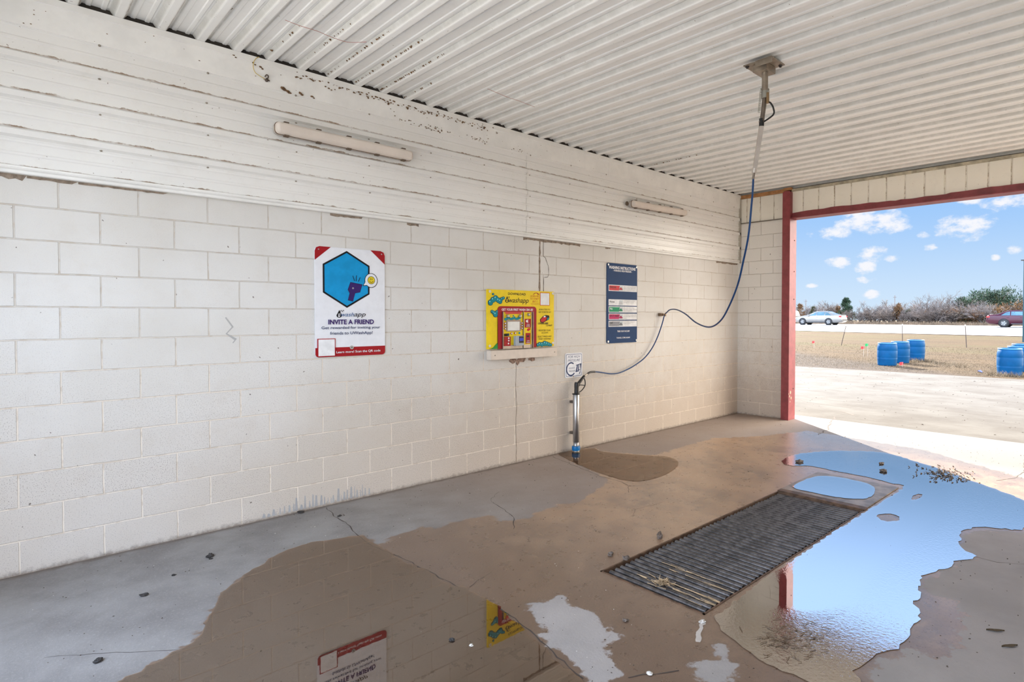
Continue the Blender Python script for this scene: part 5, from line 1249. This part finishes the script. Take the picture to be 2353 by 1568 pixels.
# uncountable litter
def scatter(name, n, area, z, m, label, s0, s1, cat, seed, elong=1.):
    rg = random.Random(seed); b = MB(); k = 0
    while k < n:
        x = rg.uniform(area[0], area[1]); y = rg.uniform(area[2], area[3])
        if GX0-.02 < x < GX1+.02 and GY0-.02 < y < GY1+.02: continue
        s = rg.uniform(s0, s1)*(1 if rg.random() > .1 else 1.7); a = rg.uniform(0, 3.14); c_, s_ = math.cos(a)*s*elong, math.sin(a)*s*elong; c2, s2 = -math.sin(a)*s*.6, math.cos(a)*s*.6
        h = s*rg.uniform(.3, .8)
        b.add([(x-c_, y-s_, z), (x-c2, y-s2, z), (x+c_, y+s_, z), (x+c2, y+s2, z), (x, y, z+h)], [(0, 1, 4), (1, 2, 4), (2, 3, 4), (3, 0, 4)]); k += 1
    return tag(b.build(name, m), label, cat, None, 'stuff')
scatter('floor_grit', 1500, (0, 8.4, -4.8, -.02), .0005, mat('grit_brown', (.07, .05, .035), .9), 'fine brown grit strewn over the bay floor', .0025, .006, 'grit', 5)
scatter('pale_grit', 240, (0, 4.4, -3.9, -.2), .0005, mat('grit_pale', (.62, .57, .5), .8), 'pale sand grains glinting on the bay floor', .0015, .0035, 'grit', 6)
scatter('yard_gravel', 700, (9.2, 17.8, -6, 4), .0005, mat('grit_brown', (.07, .05, .035), .9), 'brown crumbs and twigs scattered on the sunlit concrete', .004, .011, 'gravel', 8, 1.8)
rg = random.Random(9); b = MB()
for i in range(150):
    x, y = rg.gauss(6.62, .16), rg.gauss(-3.35, .13); s = rg.uniform(.008, .03); a = rg.uniform(0, 3.14)
    b.tube([(x, y, .006), (x+math.cos(a)*s, y+math.sin(a)*s, .006+rg.uniform(0, .012))], rg.uniform(.003, .006), 4)
tag(b.build('mud_heap', MUD), 'scattered heap of mud crumbs in the sky reflection at the right', 'mud', None, 'stuff')
b = MB()
for i in range(170):
    t = rg.random(); x, y = 2.55+rg.gauss(0, .08)+.25*t, -3.58-.05*t+rg.gauss(0, .07); s = rg.uniform(.012, .05); a = rg.gauss(2.2, .6)
    b.tube([(x, y, .006), (x+math.cos(a)*s, y+math.sin(a)*s, .006+rg.uniform(-.001, .006))], rg.uniform(.0006, .0015), 4)
tag(b.build('wet_straw', mat('wet_straw', (.16, .10, .055), .5, var=.4)), 'wet straw and leaf litter in the near end of the sky blue puddle', 'straw', None, 'stuff')
b = MB()
for i in range(90):
    x, y = 2.67+rg.gauss(0, .022), -2.808+rg.gauss(0, .022); a = rg.uniform(0, 6.28); s = rg.uniform(.015, .045)
    b.tube([(x, y, .006+rg.uniform(0, .012)), (x+math.cos(a)*s, y+math.sin(a)*s, .008+rg.uniform(0, .022))], rg.uniform(.001, .0022), 4)
tag(b.build('straw_tuft', mat('dry_straw', (.40, .28, .16), .8, var=.4)), 'tuft of dry straw caught on the near drain grate', 'straw', None, 'stuff')
b = MB()
for i in range(60):
    k = rg.choice((0, 1, 1, 2, 2, 5, 6)); x = 2.612+(k+.5)*.0497+rg.gauss(0, .004); y = rg.uniform(-3.12, -2.6); s = rg.uniform(.04, .16)
    b.tube([(x, y, -.004+rg.uniform(-.004, .004)), (x+rg.gauss(0, .003), y-s, -.004+rg.uniform(-.004, .004))], rg.uniform(.0012, .0026), 4)
tag(b.build('grate_straw', mat('dry_straw', (.40, .28, .16), .8, var=.4)), 'straws lodged between the bars of the near drain grate', 'straw', None, 'stuff')
# mud-dauber crumbs on the flat band and along the ceiling ribs
b = MB(); DM = mat('dauber_mud', (.17, .095, .045), .95, var=.4, sc=40)
def lump(x, y, z, s): 
    k = 6; v = [(x+s*rg.uniform(.6, 1.3)*math.cos(6.283*i/k), y-.001, z+s*.6*rg.uniform(.6, 1.3)*math.sin(6.283*i/k)) for i in range(k)]+[(x, y-s*.8, z)]
    b.add(v, [(i, (i+1) % k, k) for i in range(k)])
for x, z, s in ((1.52, 3.325, .022), (1.555, 3.312, .018), (1.65, 3.322, .016), (1.74, 3.318, .013), (1.18, 3.47, .012), (1.36, 3.44, .012), (1.31, 3.455, .010), (2.9, 3.30, .012)): lump(x, -.052, z, s); lump(x+.014, -.052, z-.01, s*.8)
for i in range(150):
    x = 1.6+2.0*rg.random()**1.0; lump(x, -.055, 3.445+rg.gauss(0, .012), rg.uniform(.004, .012))
for i in range(70):
    x = rg.choice((2.55, 2.75, 2.85, 3.0, 3.3, 3.4, 3.9))+rg.gauss(0, .06); lump(x, -.050, 3.315+rg.gauss(0, .012), rg.uniform(.004, .009))
for i in range(60): lump(rg.uniform(0, 8.3), -.052, rg.uniform(3.31, 3.49), rg.uniform(.002, .006))
tag(b.build('mud_nests', DM), 'brown mud dauber crumbs stuck along the flat white band', 'mud', None, 'stuff')
b = MB()
for k, y0, y1, n_ in ((5, -1.0, -.1, 22), (6, -1.2, -.05, 60), (7, -1.15, -.05, 75), (8, -1.1, -.05, 90), (9, -.5, -.05, 20), (4, -.9, -.1, 12), (24, -.9, -.1, 22)):
    for i in range(n_):
        x = RIB0+k*RIB-.030+rg.gauss(0, .004); y = y0+(y1-y0)*rg.random(); s = rg.uniform(.005, .014)
        z = 3.5265; q = 6; v = [(x+s*rg.uniform(.6, 1.2)*math.cos(6.283*i_/q), y+s*rg.uniform(.6, 1.2)*math.sin(6.283*i_/q), z) for i_ in range(q)]+[(x, y, z-s*.8)]
        b.add(v, [(i_, (i_+1) % q, q) for i_ in range(q)])
tag(b.build('rib_mud', DM, ceiling), None, None, None, 'stuff')
